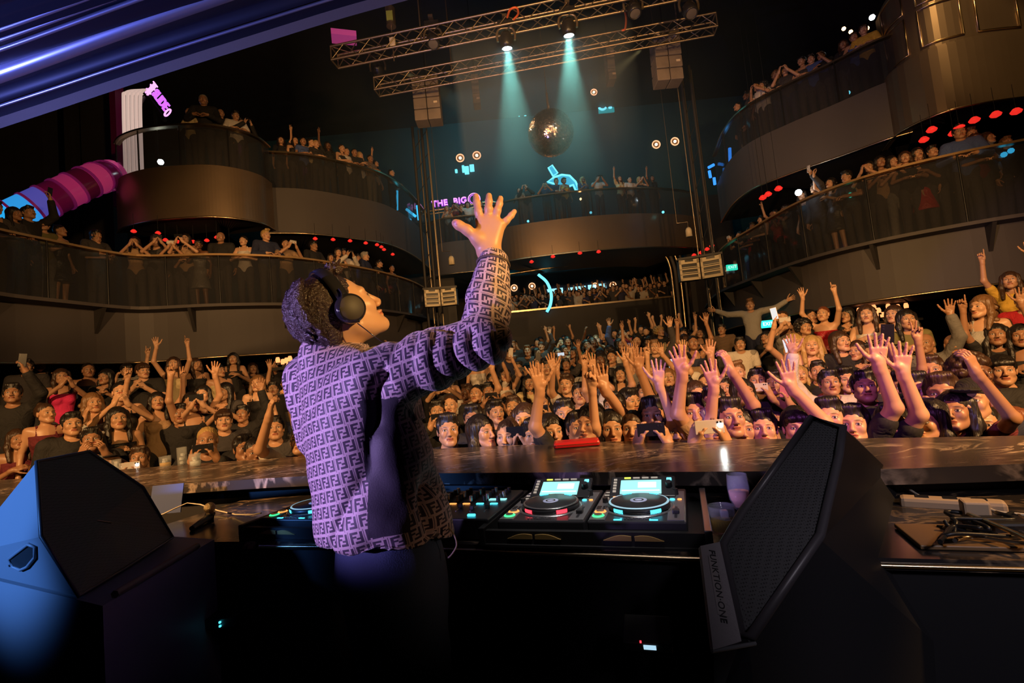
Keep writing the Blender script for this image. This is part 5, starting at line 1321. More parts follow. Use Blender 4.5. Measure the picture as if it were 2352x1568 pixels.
# recessed handle in the lower side panel
h = [Y(*t) - q for t in ((24, 1281, 1.36), (68, 1248, 1.415), (84, 1254, 1.435), (84, 1278, 1.42), (66, 1300, 1.40), (50, 1307, 1.385), (34, 1300, 1.37))]
nh = (P6 - P7).cross(S3 - P7).normalized()
if nh.dot(P7 + q - Vector((0, 0, CAMZ))) > 0: nh = -nh
def onp(px, py):
    d = ray(px, py); o = Vector((0, 0, CAMZ)) - q; return o + d * ((P7 - o).dot(nh) / d.dot(nh))
hp = [onp(*t) for t in ((24, 1281), (68, 1248), (84, 1254), (84, 1278), (66, 1300), (50, 1307), (34, 1300))]
m = MB(); m.prism([p + nh * .002 for p in hp], nh * .001); hd = m.build('handle_recess', M_SPKB, root)
m = MB(); m.tube([p + nh * .004 for p in hp], .005, 6, closed=True); m.build('handle_lip', M_SPK, hd)
cc = onp(24, 1298); m = MB(); m.cyl(cc, cc + nh * .004, .004, n=10); m.build('screw', M_SPKB, root)
m = MB(); cg = Y(240, 1198, 1.64) - q; m.box(cg, (.05, .004, .004), Matrix.Rotation(.25, 3, 'Y')); m.build('badge', M_TRIM, root)
# its stand box
root = empty('speaker_plinth', Y(160, 1500, 1.7), label='dark box carrying the left monitor, its side lit deep blue', cat='plinth')
q = Vector(root.location)
T1, T2, T3, T4 = [at_z(x, y, .962) - q for x, y in ((-120, 1306), (236, 1391), (492, 1238), (150, 1215))]
def dn(p, z=.02): return Vector((p.x, p.y, z - q.z))
poly(root, 'box', [(T1, T2, T3, T4), (T1, T2, dn(T2), dn(T1)), (T2, T3, dn(T3), dn(T2))], M_SPK)
m = MB(); e0, e1 = T2.lerp(T3, .08), T2.lerp(T3, .80); m.tube([e0 + Vector((0, 0, .012)), e1 + Vector((0, 0, .012))], .012, 6); m.build('front_lip', pmat('brown_lip', (.16, .10, .08), .45), root)

# ------------------------------------------------------------------ the performer
def jacket_material():
    m, nt, b, N, L = new_mat('monogram_fabric')
    at = N.new('ShaderNodeAttribute'); at.attribute_name = 'pat'
    def M(op, a, b_=0.0, c=None):
        n = N.new('ShaderNodeMath'); n.operation = op
        for i, v in enumerate((a, b_, c)):
            if v is None: continue
            if isinstance(v, (int, float)): n.inputs[i].default_value = v
            else: L.new(v, n.inputs[i])
        return n.outputs[0]
    sp = N.new('ShaderNodeSeparateXYZ'); L.new(at.outputs['Vector'], sp.inputs[0])
    u = M('DIVIDE', sp.outputs[0], .0345); v = M('DIVIDE', sp.outputs[1], .0375)
    row = M('FLOOR', v); y = M('SUBTRACT', v, row)
    u2 = M('ADD', u, M('MULTIPLY', y, .18)); u2 = M('ADD', u2, M('MULTIPLY', row, .37))
    x = M('SUBTRACT', u2, M('FLOOR', u2))
    def rect(x0, x1, y0, y1):
        a = M('MULTIPLY', M('GREATER_THAN', x, x0), M('LESS_THAN', x, x1)); c = M('MULTIPLY', M('GREATER_THAN', y, y0), M('LESS_THAN', y, y1))
        return M('MULTIPLY', a, c)
    R = None
    for r in ((.10, .27, .12, .90), (.10, .62, .74, .90), (.27, .50, .50, .63), (.73, .90, .10, .88), (.38, .90, .10, .26), (.50, .73, .37, .50)):
        q = rect(*r); R = q if R is None else M('MAXIMUM', R, q)
    R = M('MAXIMUM', R, rect(.965, 1.0, 0, .97)); R = M('MULTIPLY', R, 1.0)
    # plain dark vertical band on the side, without letters
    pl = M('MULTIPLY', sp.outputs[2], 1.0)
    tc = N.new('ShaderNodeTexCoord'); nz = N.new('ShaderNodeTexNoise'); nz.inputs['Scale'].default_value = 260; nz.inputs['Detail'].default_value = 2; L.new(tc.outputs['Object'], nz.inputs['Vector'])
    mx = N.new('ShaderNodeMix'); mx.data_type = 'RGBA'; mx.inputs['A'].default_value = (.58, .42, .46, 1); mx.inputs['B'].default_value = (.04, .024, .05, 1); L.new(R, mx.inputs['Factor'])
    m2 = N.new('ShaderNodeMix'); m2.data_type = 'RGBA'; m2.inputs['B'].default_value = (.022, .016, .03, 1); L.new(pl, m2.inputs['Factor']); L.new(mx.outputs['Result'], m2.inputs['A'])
    L.new(m2.outputs['Result'], b.inputs['Base Color']); b.inputs['Roughness'].default_value = .62; b.inputs['Sheen Weight'].default_value = .25
    bp = N.new('ShaderNodeBump'); bp.inputs['Strength'].default_value = .4; bp.inputs['Distance'].default_value = .002
    h = M('ADD', M('MULTIPLY', nz.outputs[0], .5), M('MULTIPLY', R, -.5)); L.new(h, bp.inputs['Height']); L.new(bp.outputs[0], b.inputs['Normal'])
    return m
FD = Vector((.72, .69, 0)).normalized(); RD = Vector((FD.y, -FD.x, 0)); UP = Vector((0, 0, 1))
RT = np.array([[-RD.x, -FD.x, 0], [-RD.y, -FD.y, 0], [0, 0, 1]])       # columns: body x (his left), y (back), z
na = lambda v: np.array(v, float)
Hc = at_y(895, 1300, 1.42); Nk = at_y(768, 835, 1.44); RS = at_y(868, 872, 1.32); LS = at_y(712, 868, 1.55)
EL = at_y(1112, 782, 1.30); WR = at_y(1133, 606, 1.37)
# head frame
fdh = Vector((.82, .57, 0)).normalized(); tilt = math.radians(33)
ff = (fdh * math.cos(tilt) + UP * math.sin(tilt)); lx = Vector((-fdh.y, fdh.x, 0)); hy = -ff; hz_ = lx.cross(hy)
Hd = at_y(782, 716, 1.42)
DJH = Matrix(((lx.x, hy.x, hz_.x, Hd.x), (lx.y, hy.y, hz_.y, Hd.y), (lx.z, hy.z, hz_.z, Hd.z), (0, 0, 0, 1)))
S = SDF()
head_sdf(S, DJH, True, na(Nk + Vector((0, 0, -.01))))
S.cone(na(Nk), na(Nk - UP * .12), .062, .09, .04)
S.cone(na(LS), na(RS), .05, None, .05); S.ell(na(at_y(850, 1010, 1.43)), (.15, .10, .22), .05, 1, RT); S.ell(na(Hc + UP * .02), (.155, .115, .16), .06, 1, RT)
S.cone(na(RS), na(EL), .05, .042, .03); S.cone(na(EL), na(WR), .042, .032, .02)
# right hand from measured finger joints: dorsal side to us, thumb to the left
W_ = at_y(1130, 588, 1.38)
S.cone(na(WR), na(W_), .033, .030, .02)
def chain(pts, radii, k=.006):
    P = [at_y(*p) for p in pts]; radii = [r * .93 for r in radii]
    for i in range(len(P) - 1): S.cone(na(P[i]), na(P[i + 1]), radii[i], radii[i + 1], k)
for kx, kr in ((1104, .0145), (1120, .015), (1136, .0148), (1150, .0135)):
    a = at_y(1120 + (kx - 1127) * .45, 578, 1.38); b = at_y(kx, 508 + max(0, kx - 1136) * .6, 1.375); S.cone(na(a), na(b), .018, kr, .02)
chain(((1104, 508, 1.375), (1099, 487, 1.37), (1095, 465, 1.375), (1093, 451, 1.385)), (.0135, .0118, .0108, .0095))
chain(((1121, 504, 1.375), (1122, 480, 1.368), (1123, 462, 1.372), (1123, 450, 1.38)), (.0138, .012, .0108, .0098))
chain(((1137, 507, 1.375), (1142, 484, 1.37), (1147, 468, 1.375), (1149, 456, 1.385)), (.0133, .0115, .0105, .0095))
chain(((1150, 522, 1.38), (1163, 507, 1.375), (1174, 495, 1.38), (1181, 486, 1.385)), (.012, .0102, .0093, .0082))
chain(((1116, 566, 1.38), (1096, 548, 1.365), (1073, 528, 1.355), (1054, 517, 1.35), (1046, 512, 1.35)), (.021, .0185, .0145, .0128, .0112), .012)
S.ell(na(at_y(1108, 548, 1.375)), (.022, .016, .028), .02)
Rh = [na(at_y(1110, 520, 1.38)), na(Hd)]
def rf(P): return (np.linalg.norm(P - Rh[0], axis=1) < .13) | (np.linalg.norm(P - Rh[1], axis=1) < .17)
for s in (-1, 1):
    hip = Hc + RD * (s * .09) - UP * .06; kn = Vector((hip.x, hip.y, .5)) + FD * .03; an = Vector((hip.x, hip.y, .1)) + RD * (s * .04)
    S.cone(na(hip), na(kn), .09, .06, .06); S.cone(na(kn), na(an), .058, .04, .02); S.cone(na(an - UP * .05), na(an + FD * .16 - UP * .06), .042, .036, .03)
dj_me = S.mesh(.0062, 'performer', refine=rf); add_head_attr(dj_me, DJH)
M_DJSKIN = skin_material('performer_skin', (.60, .36, .22))
DJ = link_mesh('person', dj_me, M_DJSKIN); tag(DJ, 'person in a monogram jacket and headphones, one open hand raised to the crowd', 'person')
# thumb nail and finger nails
for (px, py, y, r) in ((1050, 511, 1.337, .0075),):
    m = MB(); m.lathe(at_y(px, py, y), [(0, .0015), (r, .001), (r, -.002)], 12, Matrix.Rotation(1.5, 3, 'X') @ Matrix.Rotation(.2, 3, 'Y')); m.build('nail', pmat('nail', (.62, .3, .38), .3), DJ)
# jacket
J = SDF()
J.ell(na(at_y(838, 985, 1.44)), (.205, .150, .25), 0, 1, RT)
J.ell(na(at_y(862, 1110, 1.43)), (.198, .160, .26), .08, 1, RT)
J.ell(na(at_y(893, 1205, 1.43)), (.205, .185, .17), .06, 1, RT)
J.cone(na(LS), na(RS), .078, .080, .07); J.cone(na(Nk - UP * .02), na(at_y(820, 930, 1.42)), .085, .14, .07)
J.cone(na(at_y(700, 925, 1.50)), na(at_y(730, 1000, 1.50)), .055, .06, .06)
arm_mid = RS.lerp(EL, .5)
J.cone(na(RS), na(arm_mid), .088, .080, .05); J.cone(na(arm_mid), na(EL), .080, .066, .03); J.cone(na(EL), na(EL.lerp(WR, .5)), .066, .060, .03); J.cone(na(EL.lerp(WR, .5)), na(WR), .060, .0485, .02)
J.cone(na(Nk + UP * .035 - FD * .03), na(Nk - UP * .03), .068, .085, .03)
# left sleeve going forward and down (hidden side)
J.cone(na(LS), na(LS + FD * .16 - UP * .2), .07, .06, .04)
zh = at_y(880, 1232, 1.42).z
J.cut((-.10 * FD.x, -.10 * FD.y, -1), -(zh) - .10 * (FD.x * at_y(880, 1232, 1.42).x + FD.y * at_y(880, 1232, 1.42).y))
# neck hole
J.cone(na(Nk - UP * .02 + FD * .015), na(Nk + UP * .15 + FD * .05), .058, .075, .01, -1)
ax_a = (EL - RS).normalized(); ax_f = (WR - EL).normalized()
def folds(co, g):
    out = co.copy()
    for i, p in enumerate(co):
        P = Vector(p); q = P * 1.0
        # torso folds run diagonally from the armpit to the hem; sleeve folds ring the elbow
        du = (P - EL).length; s = (P - RS).dot(ax_a); lf = (P - EL).dot(ax_f)
        tors = 1.0 if (s < .06 and lf < .02) or P.z < RS.z - .12 else 0.0
        w = noise.noise(Vector((q.x * 5, q.y * 5, q.z * 5)))
        if tors:
            a = (P.x * .93 - P.z * .42); r = abs(math.sin(a * 17 + 2.6 * w)); f = -(1 - r) ** 1.8 * .036 * (.22 + .78 * min(1, max(0, (P.x + .55) * 4)))
            f += .007 * w
        else:
            t = s if lf < 0 else .31 + lf
            r = abs(math.sin(t * 48 + 5 * w)); f = -(1 - r) ** 2 * (.009 + .012 * abs(w)) * math.exp(-(du / .17) ** 2) + .006 * w - .004 * (1 - r)
        f += .0025 * noise.noise(q * 22)
        out[i] = p + g[i] * f
    return out
jm = J.mesh(.0072, 'jacket', disp=folds)
# pattern coordinates on face corners (cut along the sleeve seam)
nv = len(jm.vertices); co = np.empty(nv * 3, np.float32); jm.vertices.foreach_get('co', co); co = co.reshape(-1, 3)
lv = np.empty(len(jm.loops), np.int32); jm.loops.foreach_get('vertex_index', lv)
cen = np.zeros(3); at = jm.attributes.new('pat', 'FLOAT_VECTOR', 'CORNER'); data = np.zeros((len(lv), 3), np.float32)
TC = na(at_y(850, 1000, 1.45)); RSa, ELa, WRa = na(RS), na(EL), na(WR); aa, fa = na(ax_a), na(ax_f)
va = np.cross(aa, [0, 1, 0]); va /= np.linalg.norm(va); wa = np.cross(aa, va); vf = np.cross(fa, [0, 1, 0]); vf /= np.linalg.norm(vf); wf = np.cross(fa, vf)
for p in jm.polygons:
    ls = p.loop_start; ids = lv[ls:ls + p.loop_total]; P = co[ids]; c = P.mean(0)
    s = (c - RSa) @ aa; lf = (c - ELa) @ fa; dA = np.linalg.norm((c - RSa) - aa * s)
    lateral = (c - TC) @ na(RD)
    if (s > .055 and c[2] > RSa[2] - .16 and dA < .14) or lf > .03:
        if lf > .02:
            d = P - ELa; an = np.arctan2(d @ wf, d @ vf); U = an * .06; V = .31 + d @ fa
        else:
            d = P - RSa; an = np.arctan2(d @ wa, d @ va); U = an * .08; V = d @ aa
        if an.max() - an.min() > 3: U = np.where(U < 0, U + 2 * math.pi * (.06 if lf > .02 else .08), U)
        data[ls:ls + p.loop_total, 0] = V; data[ls:ls + p.loop_total, 1] = U
    else:
        d = P - TC; X = d @ na(RD); Y = d @ na(FD); an = np.arctan2(X, -Y)
        if an.max() - an.min() > 3: an = np.where(an < 0, an + 2 * math.pi, an)
        U = an * .185; V = P[:, 2] - .20 * U
        data[ls:ls + p.loop_total, 0] = U; data[ls:ls + p.loop_total, 1] = V
        a0 = an.mean()
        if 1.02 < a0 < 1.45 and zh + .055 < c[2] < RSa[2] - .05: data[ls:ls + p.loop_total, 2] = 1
at.data.foreach_set('vector', data.ravel())
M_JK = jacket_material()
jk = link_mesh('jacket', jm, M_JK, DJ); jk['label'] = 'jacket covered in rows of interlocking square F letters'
# cuff ring and collar edge
m = MB(); cu = [];
for i in range(24):
    a = 2 * math.pi * i / 24; cu.append(WR + (Vector(vf) * math.cos(a) + Vector(wf) * math.sin(a)) * .0455)
m.tube(cu, .004, 6, closed=True); m.build('cuff', pmat('cuff_cloth', (.10, .07, .06), .7), jk)
# trousers
T = SDF()
T.ell(na(Hc + UP * .03), (.175, .135, .17), 0, 1, RT)
for s in (-1, 1):
    hip = Hc + RD * (s * .085) - UP * .06; kn = Vector((hip.x, hip.y, .5)) + FD * .03; an = Vector((hip.x, hip.y, .1)) + RD * (s * .04)
    T.cone(na(hip), na(kn), .105, .074, .07); T.cone(na(kn), na(an), .072, .058, .02)
T.cut((0, 0, 1), zh + .06); T.cut((0, 0, -1), -.06)
tm = T.mesh(.010, 'trousers', disp=lambda c, g: c + g * np.array([.004 * noise.noise(Vector(p) * 14) for p in c])[:, None])
link_mesh('trousers', tm, pmat('navy_denim', (.03, .05, .12), .75, bump=.3, bscale=300), DJ)
# hair: swept tufts over a cap
Hh = SDF(); Hh.ell((0, .026, .04), (.083, .10, .088), 0); Hh.ell((0, .075, -.02), (.066, .05, .07), .03)
rr = random.Random(4)
for i in range(150):
    a = rr.uniform(-1.25, 1.25); t = rr.uniform(-.35, 1.0)
    # start on the crown, run back and down
    th = .3 + 1.9 * (i / 150.0)
    d0 = Vector((math.sin(a) * .085, .03 + math.sin(th) * .098 * math.cos(a * .6), .04 + math.cos(th) * .092))
    d1 = d0 + Vector((rr.uniform(-.012, .012), .018 * math.cos(th) + rr.uniform(-.004, .012), -.034 - .012 * math.sin(th)))
    if d1.z < -.10: continue
    r0 = rr.uniform(.007, .011)
    Hh.cone(na(d0), na(d0.lerp(d1, .5) + Vector((0, .006, .004))), r0, r0 * .85, .004); Hh.cone(na(d0.lerp(d1, .5) + Vector((0, .006, .004))), na(d1), r0 * .85, .0035, .004)
for i in range(26):
    x = rr.uniform(-.05, .05); Hh.cone((x, -.05 + rr.uniform(-.01, .03), .10), (x + rr.uniform(-.01, .01), -.06 + rr.uniform(-.02, .03), .122 + rr.uniform(-.008, .012)), .008, .003, .004)
Hh.ell((0, -.112, -.035), (.10, .075, .105), .01, -1); Hh.ell((.0, -.03, -.09), (.1, .05, .075), .01, -1)
hm = Hh.mesh(.0036, 'performer_hair', disp=lambda c, g: c + g * np.array([.0022 * noise.noise(Vector((p[0] * 160, p[1] * 90, p[2] * 60))) for p in c])[:, None])
M_DJHAIR = pmat('dark_wet_hair', (.03, .016, .016), .26, spec=1.0, bump=.8, bscale=160)
h = link_mesh('hair', hm, M_DJHAIR, DJ); h.matrix_local = DJH
# headphones rest on him: a thing of its own
M_HPM = pmat('headphone_gloss', (.03, .03, .04), .14, metal=.5, coat=.6); M_HPD = pmat('headphone_leather', (.035, .028, .022), .55)
hp = empty('headphones', (0, 0, 0), label='glossy black over-ear headphones worn by the performer', cat='headphones'); hp.matrix_world = DJH @ Matrix.Rotation(math.radians(8), 4, 'X')
def arc(R, n=30, a0=-8, a1=188): return [Vector((R * math.cos(math.radians(a0 + (a1 - a0) * i / n)) * .93, .006, .022 + R * math.sin(math.radians(a0 + (a1 - a0) * i / n)) * 1.06)) for i in range(n + 1)]
m = MB(); rows = []
for p in arc(.104):
    q = Vector((p.x, 0, p.z - .022)).normalized(); w = Vector((0, 1, 0))
    wd = .017
    rows.append([p + w * wd + q * .0035, p + w * wd * .4 + q * .0065, p - w * wd * .4 + q * .0065, p - w * wd + q * .0035, p - w * wd - q * .0035, p + w * wd - q * .0035])
m.grid(rows, closed=True); m.build('headband', M_HPM, hp)
for s in (-1, 1):
    Rz = Matrix.Rotation(math.radians(90 * s), 3, 'Y')
    c = Vector((s * .082, .004, -.006)); cup = None
    m = MB(); m.lathe(c, [(0, .036), (.033, .036), (.040, .032), (.0425, .022), (.0425, .012), (.040, .008)], 36, Rz); cup = m.build('ear_cup', M_HPM, hp)
    m = MB(); m.lathe(c, [(0, .0375), (.032, .0372), (.034, .0358)], 36, Rz); m.build('cup_cover', M_HPD, cup)
    m = MB(); m.lathe(c, [(.024, -.004), (.036, -.006), (.043, .0), (.041, .009), (.030, .010), (.024, -.004)], 36, Rz); m.build('cushion', M_HPD, cup)
    m = MB(); m.tube(spline([Vector((s * .105, .006, .055)), Vector((s * .113, .01, .035)), Vector((s * .116, .038, .0)), Vector((s * .110, .03, -.035)), Vector((s * .106, .0, -.048))], 6), .0035, 6); m.build('yoke', M_HPM, hp)
m = MB(); m.tube(spline([at_y(821, 742, 1.33), at_y(838, 755, 1.33), at_y(860, 772, 1.34), at_y(886, 790, 1.36), at_y(915, 812, 1.40)], 6), .0016, 5); tag(m.build('headphone_cable', M_HPM), 'thin headphone cable running past the performer\'s chin', 'cable')
m = MB(); m.tube(spline([at_y(1030, 1210, 1.32), at_y(1044, 1230, 1.31), at_y(1048, 1255, 1.31), at_y(1030, 1280, 1.32), at_y(1022, 1268, 1.34)], 6), .0022, 6); tag(m.build('cord_loop', pmat('pale_string', (.35, .28, .2), .6)), 'thin cord looping out under the hem of the jacket', 'cord')

# ------------------------------------------------------------------ crowd
PROTO = {
 'ma': (True, 'down', 'down', .12, .0), 'mb': (True, 'up', 'down', .18, -.15), 'mc': (True, 'phones', 'phones', .15, .0), 'md': (True, 'high', 'down', .22, .1),
 'me': (True, 'upin', 'up', .2, .0), 'mf': (True, 'rail', 'rail', -.05, .15), 'mg': (True, 'spread', 'spread', .1, .1), 'mh': (True, 'clap', 'clap', .05, .55), 'mi': (True, 'phone', 'chest', .1, -.1),
 'fa': (False, 'down', 'chest', .1, .15), 'fb': (False, 'vee', 'down', .15, -.1), 'fc': (False, 'up', 'point', .2, .1), 'fd': (False, 'phones', 'phones', .15, .0), 'fe': (False, 'high', 'chest', .2, -.1),
 'ff': (False, 'rail', 'rail', 0, -.15), 'fg': (False, 'clap', 'clap', .05, -.5), 'fh': (False, 'down', 'down', .1, .5), 'fi': (False, 'horns', 'phone', .12, .2)}
POSE = {'a': 'arms down', 'b': 'one arm raised', 'c': 'both hands at face height', 'd': 'one hand held high', 'e': 'both arms raised', 'f': 'leaning on the rail', 'g': 'arms spread wide', 'h': 'hands together', 'i': 'hand at chin height'}
POSEF = {'a': 'arms low', 'b': 'two fingers raised', 'c': 'both arms raised', 'd': 'both hands at face height', 'e': 'one hand held high', 'f': 'leaning on the rail', 'g': 'hands together', 'h': 'arms down', 'i': 'horn sign raised'}
BK = {}
for key, (male, l, r, tl, yw) in PROTO.items():
    HM = head_matrix(tl, yw); J = pose_points(male, l, r, HM)
    S = SDF(); body_sdf(S, male, J, HM); me = S.mesh(.0088, 'body_' + key, refine=lambda P: P[:, 2] > 1.47); add_head_attr(me, HM); me.materials.append(M_SKIN)
    d = {'body': me, 'HM': HM, 'J': J, 'male': male, 'l': l, 'r': r}
    S = SDF(); body_sdf(S, male, J, HM, .013, 'top', .30 if male else .22); d['tee'] = S.mesh(.0125, 'tee_' + key)
    if male: S = SDF(); body_sdf(S, male, J, HM, .016, 'top', .93); d['shirt'] = S.mesh(.0125, 'shirt_' + key)
    BK[key] = d
SH = {}
HM0 = head_matrix(); 
for male in (True, False):
    J = pose_points(male, 'down', 'down', HM0)
    S = SDF(); body_sdf(S, male, J, HM0, .011, 'trousers'); SH['trousers', male] = S.mesh(.014, 'trousers')
    S = SDF(); body_sdf(S, male, J, HM0, .014, 'top', 0.0)
    for x in (-1, 1): S.cone((x * .085, -.075, 1.31), (x * .08, -.03, 1.445), .009, .009, .01); S.cone((x * .08, -.03, 1.445), (x * .085, .09, 1.33), .009, .009, .01)
    SH['tank', male] = S.mesh(.0115, 'tank')
S = SDF(); body_sdf(S, False, pose_points(False, 'down', 'down', HM0), HM0, .012, 'dress'); SH['dress', False] = S.mesh(.0125, 'dress'); SH['dress', True] = SH['tank', True]
HAIRS = {k: hair_mesh(v) for k, v in dict(s='short', f='fringe', q='quiff', c='crop', b='bun', l='long', w='wavy', x='side', u='curly', p='cap').items()}
HC = {'k': (.012, .009, .008), 'b': (.045, .022, .012), 'l': (.17, .085, .035), 'y': (.42, .27, .10), 'g': (.32, .30, .27), 'o': (.16, .05, .02)}
SK = [(.60, .36, .22), (.50, .285, .165), (.36, .19, .105), (.16, .075, .04)]
CC = {'k': ('black', (.014, .013, .014)), 'n': ('navy', (.02, .025, .06)), 'w': ('white', (.62, .56, .5)), 'r': ('red', (.42, .012, .02)), 'p': ('pink', (.75, .03, .16)), 'y': ('yellow', (.62, .38, .05)), 'g': ('dark green', (.02, .10, .05)),
      'c': ('cream', (.58, .46, .25)), 's': ('grey', (.16, .15, .14)), 'u': ('blue', (.06, .10, .28)), 'o': ('olive', (.16, .14, .05)), 't': ('tan', (.35, .22, .12)), 'm': ('maroon', (.12, .012, .02)), 'e': ('charcoal', (.045, .04, .042)), 'v': ('pale grey', (.38, .36, .33))}
M_PHB = pmat('phone_black', (.012, .012, .014), .25); M_PHW = pmat('phone_white', (.6, .55, .52), .25); M_PHP = pmat('phone_pink', (.6, .2, .25), .3); M_SCRP = emat('phone_screen', (.6, .75, .9), .8); M_FLASH = emat('phone_flash', (.9, 1, .95), 90)
PHM = {}
def phone_meshes():
    m = MB(); m.box((0, 0, 0), (.073, .0085, .150), bevel=.003); a = m.mesh('phone_body')
    m = MB(); m.box((0, .0048, 0), (.066, .001, .140)); b = m.mesh('phone_screen'); b.materials.append(M_SCRP)
    m = MB(); m.cyl((-.022, -.0042, .058), (-.022, -.006, .058), .006, n=10); m.cyl((-.022, -.0042, .042), (-.022, -.006, .042), .006, n=10); c = m.mesh('phone_lens'); c.materials.append(M_BLACK)
    m = MB(); m.cyl((-.008, -.0042, .055), (-.008, -.0065, .055), .010, n=10); d = m.mesh('phone_flash'); d.materials.append(M_FLASH)
    for nm, mt in (('k', M_PHB), ('w', M_PHW), ('p', M_PHP)):
        x = a.copy(); x.materials.append(mt); PHM[nm] = x
    PHM['screen'] = b; PHM['lens'] = c; PHM['flash'] = d
phone_meshes()
PEOPLE = []
def add_person(loc, rot, key, hair, hc, top, tc, sk, scale=1.0, flip=False, zone='dance floor', row=1, phone=None, tr='e', hero=None):
    B = BK[key]; male = B['male']
    o = bpy.data.objects.new('person', B['body']); COL.objects.link(o)
    o.location = loc; o.rotation_euler = (0, 0, rot); o.scale = (-scale if flip else scale, scale, scale); o.color = (*SK[sk], 1)
    def child(nm, me, mt, colr, Mx=None):
        if len(me.materials) == 0: me.materials.append(mt)
        c = bpy.data.objects.new(nm, me); COL.objects.link(c); c.parent = o; c.color = (*colr, 1)
        if Mx is not None: c.matrix_local = Mx
        if me.materials[0] is not mt:
            c.material_slots[0].link = 'OBJECT'; c.material_slots[0].material = mt
        return c
    if hair != '0': child('cap' if hair == 'p' else 'hair', HAIRS[hair], M_HAIR if hair != 'p' else M_CLOTH, HC[hc], B['HM'])
    mt = M_STRIPE if top == 'z' else (M_SATIN if top == 'd' else M_CLOTH)
    nm = {'t': 'tee', 'z': 'tee', 's': 'shirt', 'k': 'tank', 'd': 'dress'}[top]
    me = B.get(nm) or SH.get((nm, male)) or B['tee']
    child({'tee': 'shirt', 'shirt': 'shirt', 'tank': 'tank_top', 'dress': 'dress'}[nm], me, mt, CC[tc][1])
    if top != 'd' or male: child('trousers', SH['trousers', male], M_CLOTH, CC[tr][1])
    hd = o.matrix_basis @ Vector((0, 0, 1.59)); px, py, dd = project(hd)
    garment = {'t': 'T-shirt' if male else 'short-sleeved top', 'z': 'striped top', 's': 'long-sleeved shirt', 'k': 'sleeveless top', 'd': 'dress'}[top]
    PEOPLE.append(dict(o=o, px=px, py=py, d=dd, zone=zone, row=row, desc='person in %s %s' % (CC[tc][0], garment), pose=(POSE if male else POSEF)[key[1]], phone=phone, key=key, hero=hero))
    if phone:
        J = B['J']; L = [J[s] for s in (1, -1) if J[s][5] == 'hold']
        if L:
            if len(L) == 2: c = (L[0][2] + L[1][2]) / 2 + np.array((0, -.035, .10)); R = Matrix.Rotation(math.radians(90), 4, 'Y')
            else:
                q = L[0]; c = q[2] + unit(q[3]) * .105 + np.array((0, -.02, .03)); R = Matrix.Rotation(.12, 4, 'Y')
            pm = o.matrix_basis @ Matrix.Translation(c) @ R
            ph = bpy.data.objects.new('phone', PHM[phone[0]]); COL.objects.link(ph); ph.matrix_world = Matrix.LocRotScale(pm.translation, pm.to_quaternion(), Vector((1, 1, 1)))
            for k in ('screen', 'lens') + (('flash',) if 'f' in phone[1:] else ()):
                c_ = bpy.data.objects.new(k, PHM[k]); COL.objects.link(c_); c_.parent = ph
            PEOPLE[-1]['ph'] = ph; PEOPLE[-1]['pc'] = {'k': 'black', 'w': 'white', 'p': 'pink'}[phone[0]] + (' phone with its flash on' if 'f' in phone[1:] else ' phone')
    return o

HEADZ = 1.585
def solve(px, py, hpx):
    d0 = .235 * F / hpx; r = ray(px, py); r = r / r.y; best = None
    for i in range(400):
        D = 2.7 + i * .035; x, z = r.x * D, CAMZ + r.z * D
        if (Vector((x, D, 0)) - BO).dot(BV) < 1.58: continue
        g = z - (floor_z(x, D) + HEADZ); c = abs(g) * 3.0 + abs(math.log(D / d0)) * 1.0
        if best is None or c < best[0]: best = (c, D, x, z, g)
    return best
HERO_PX = []
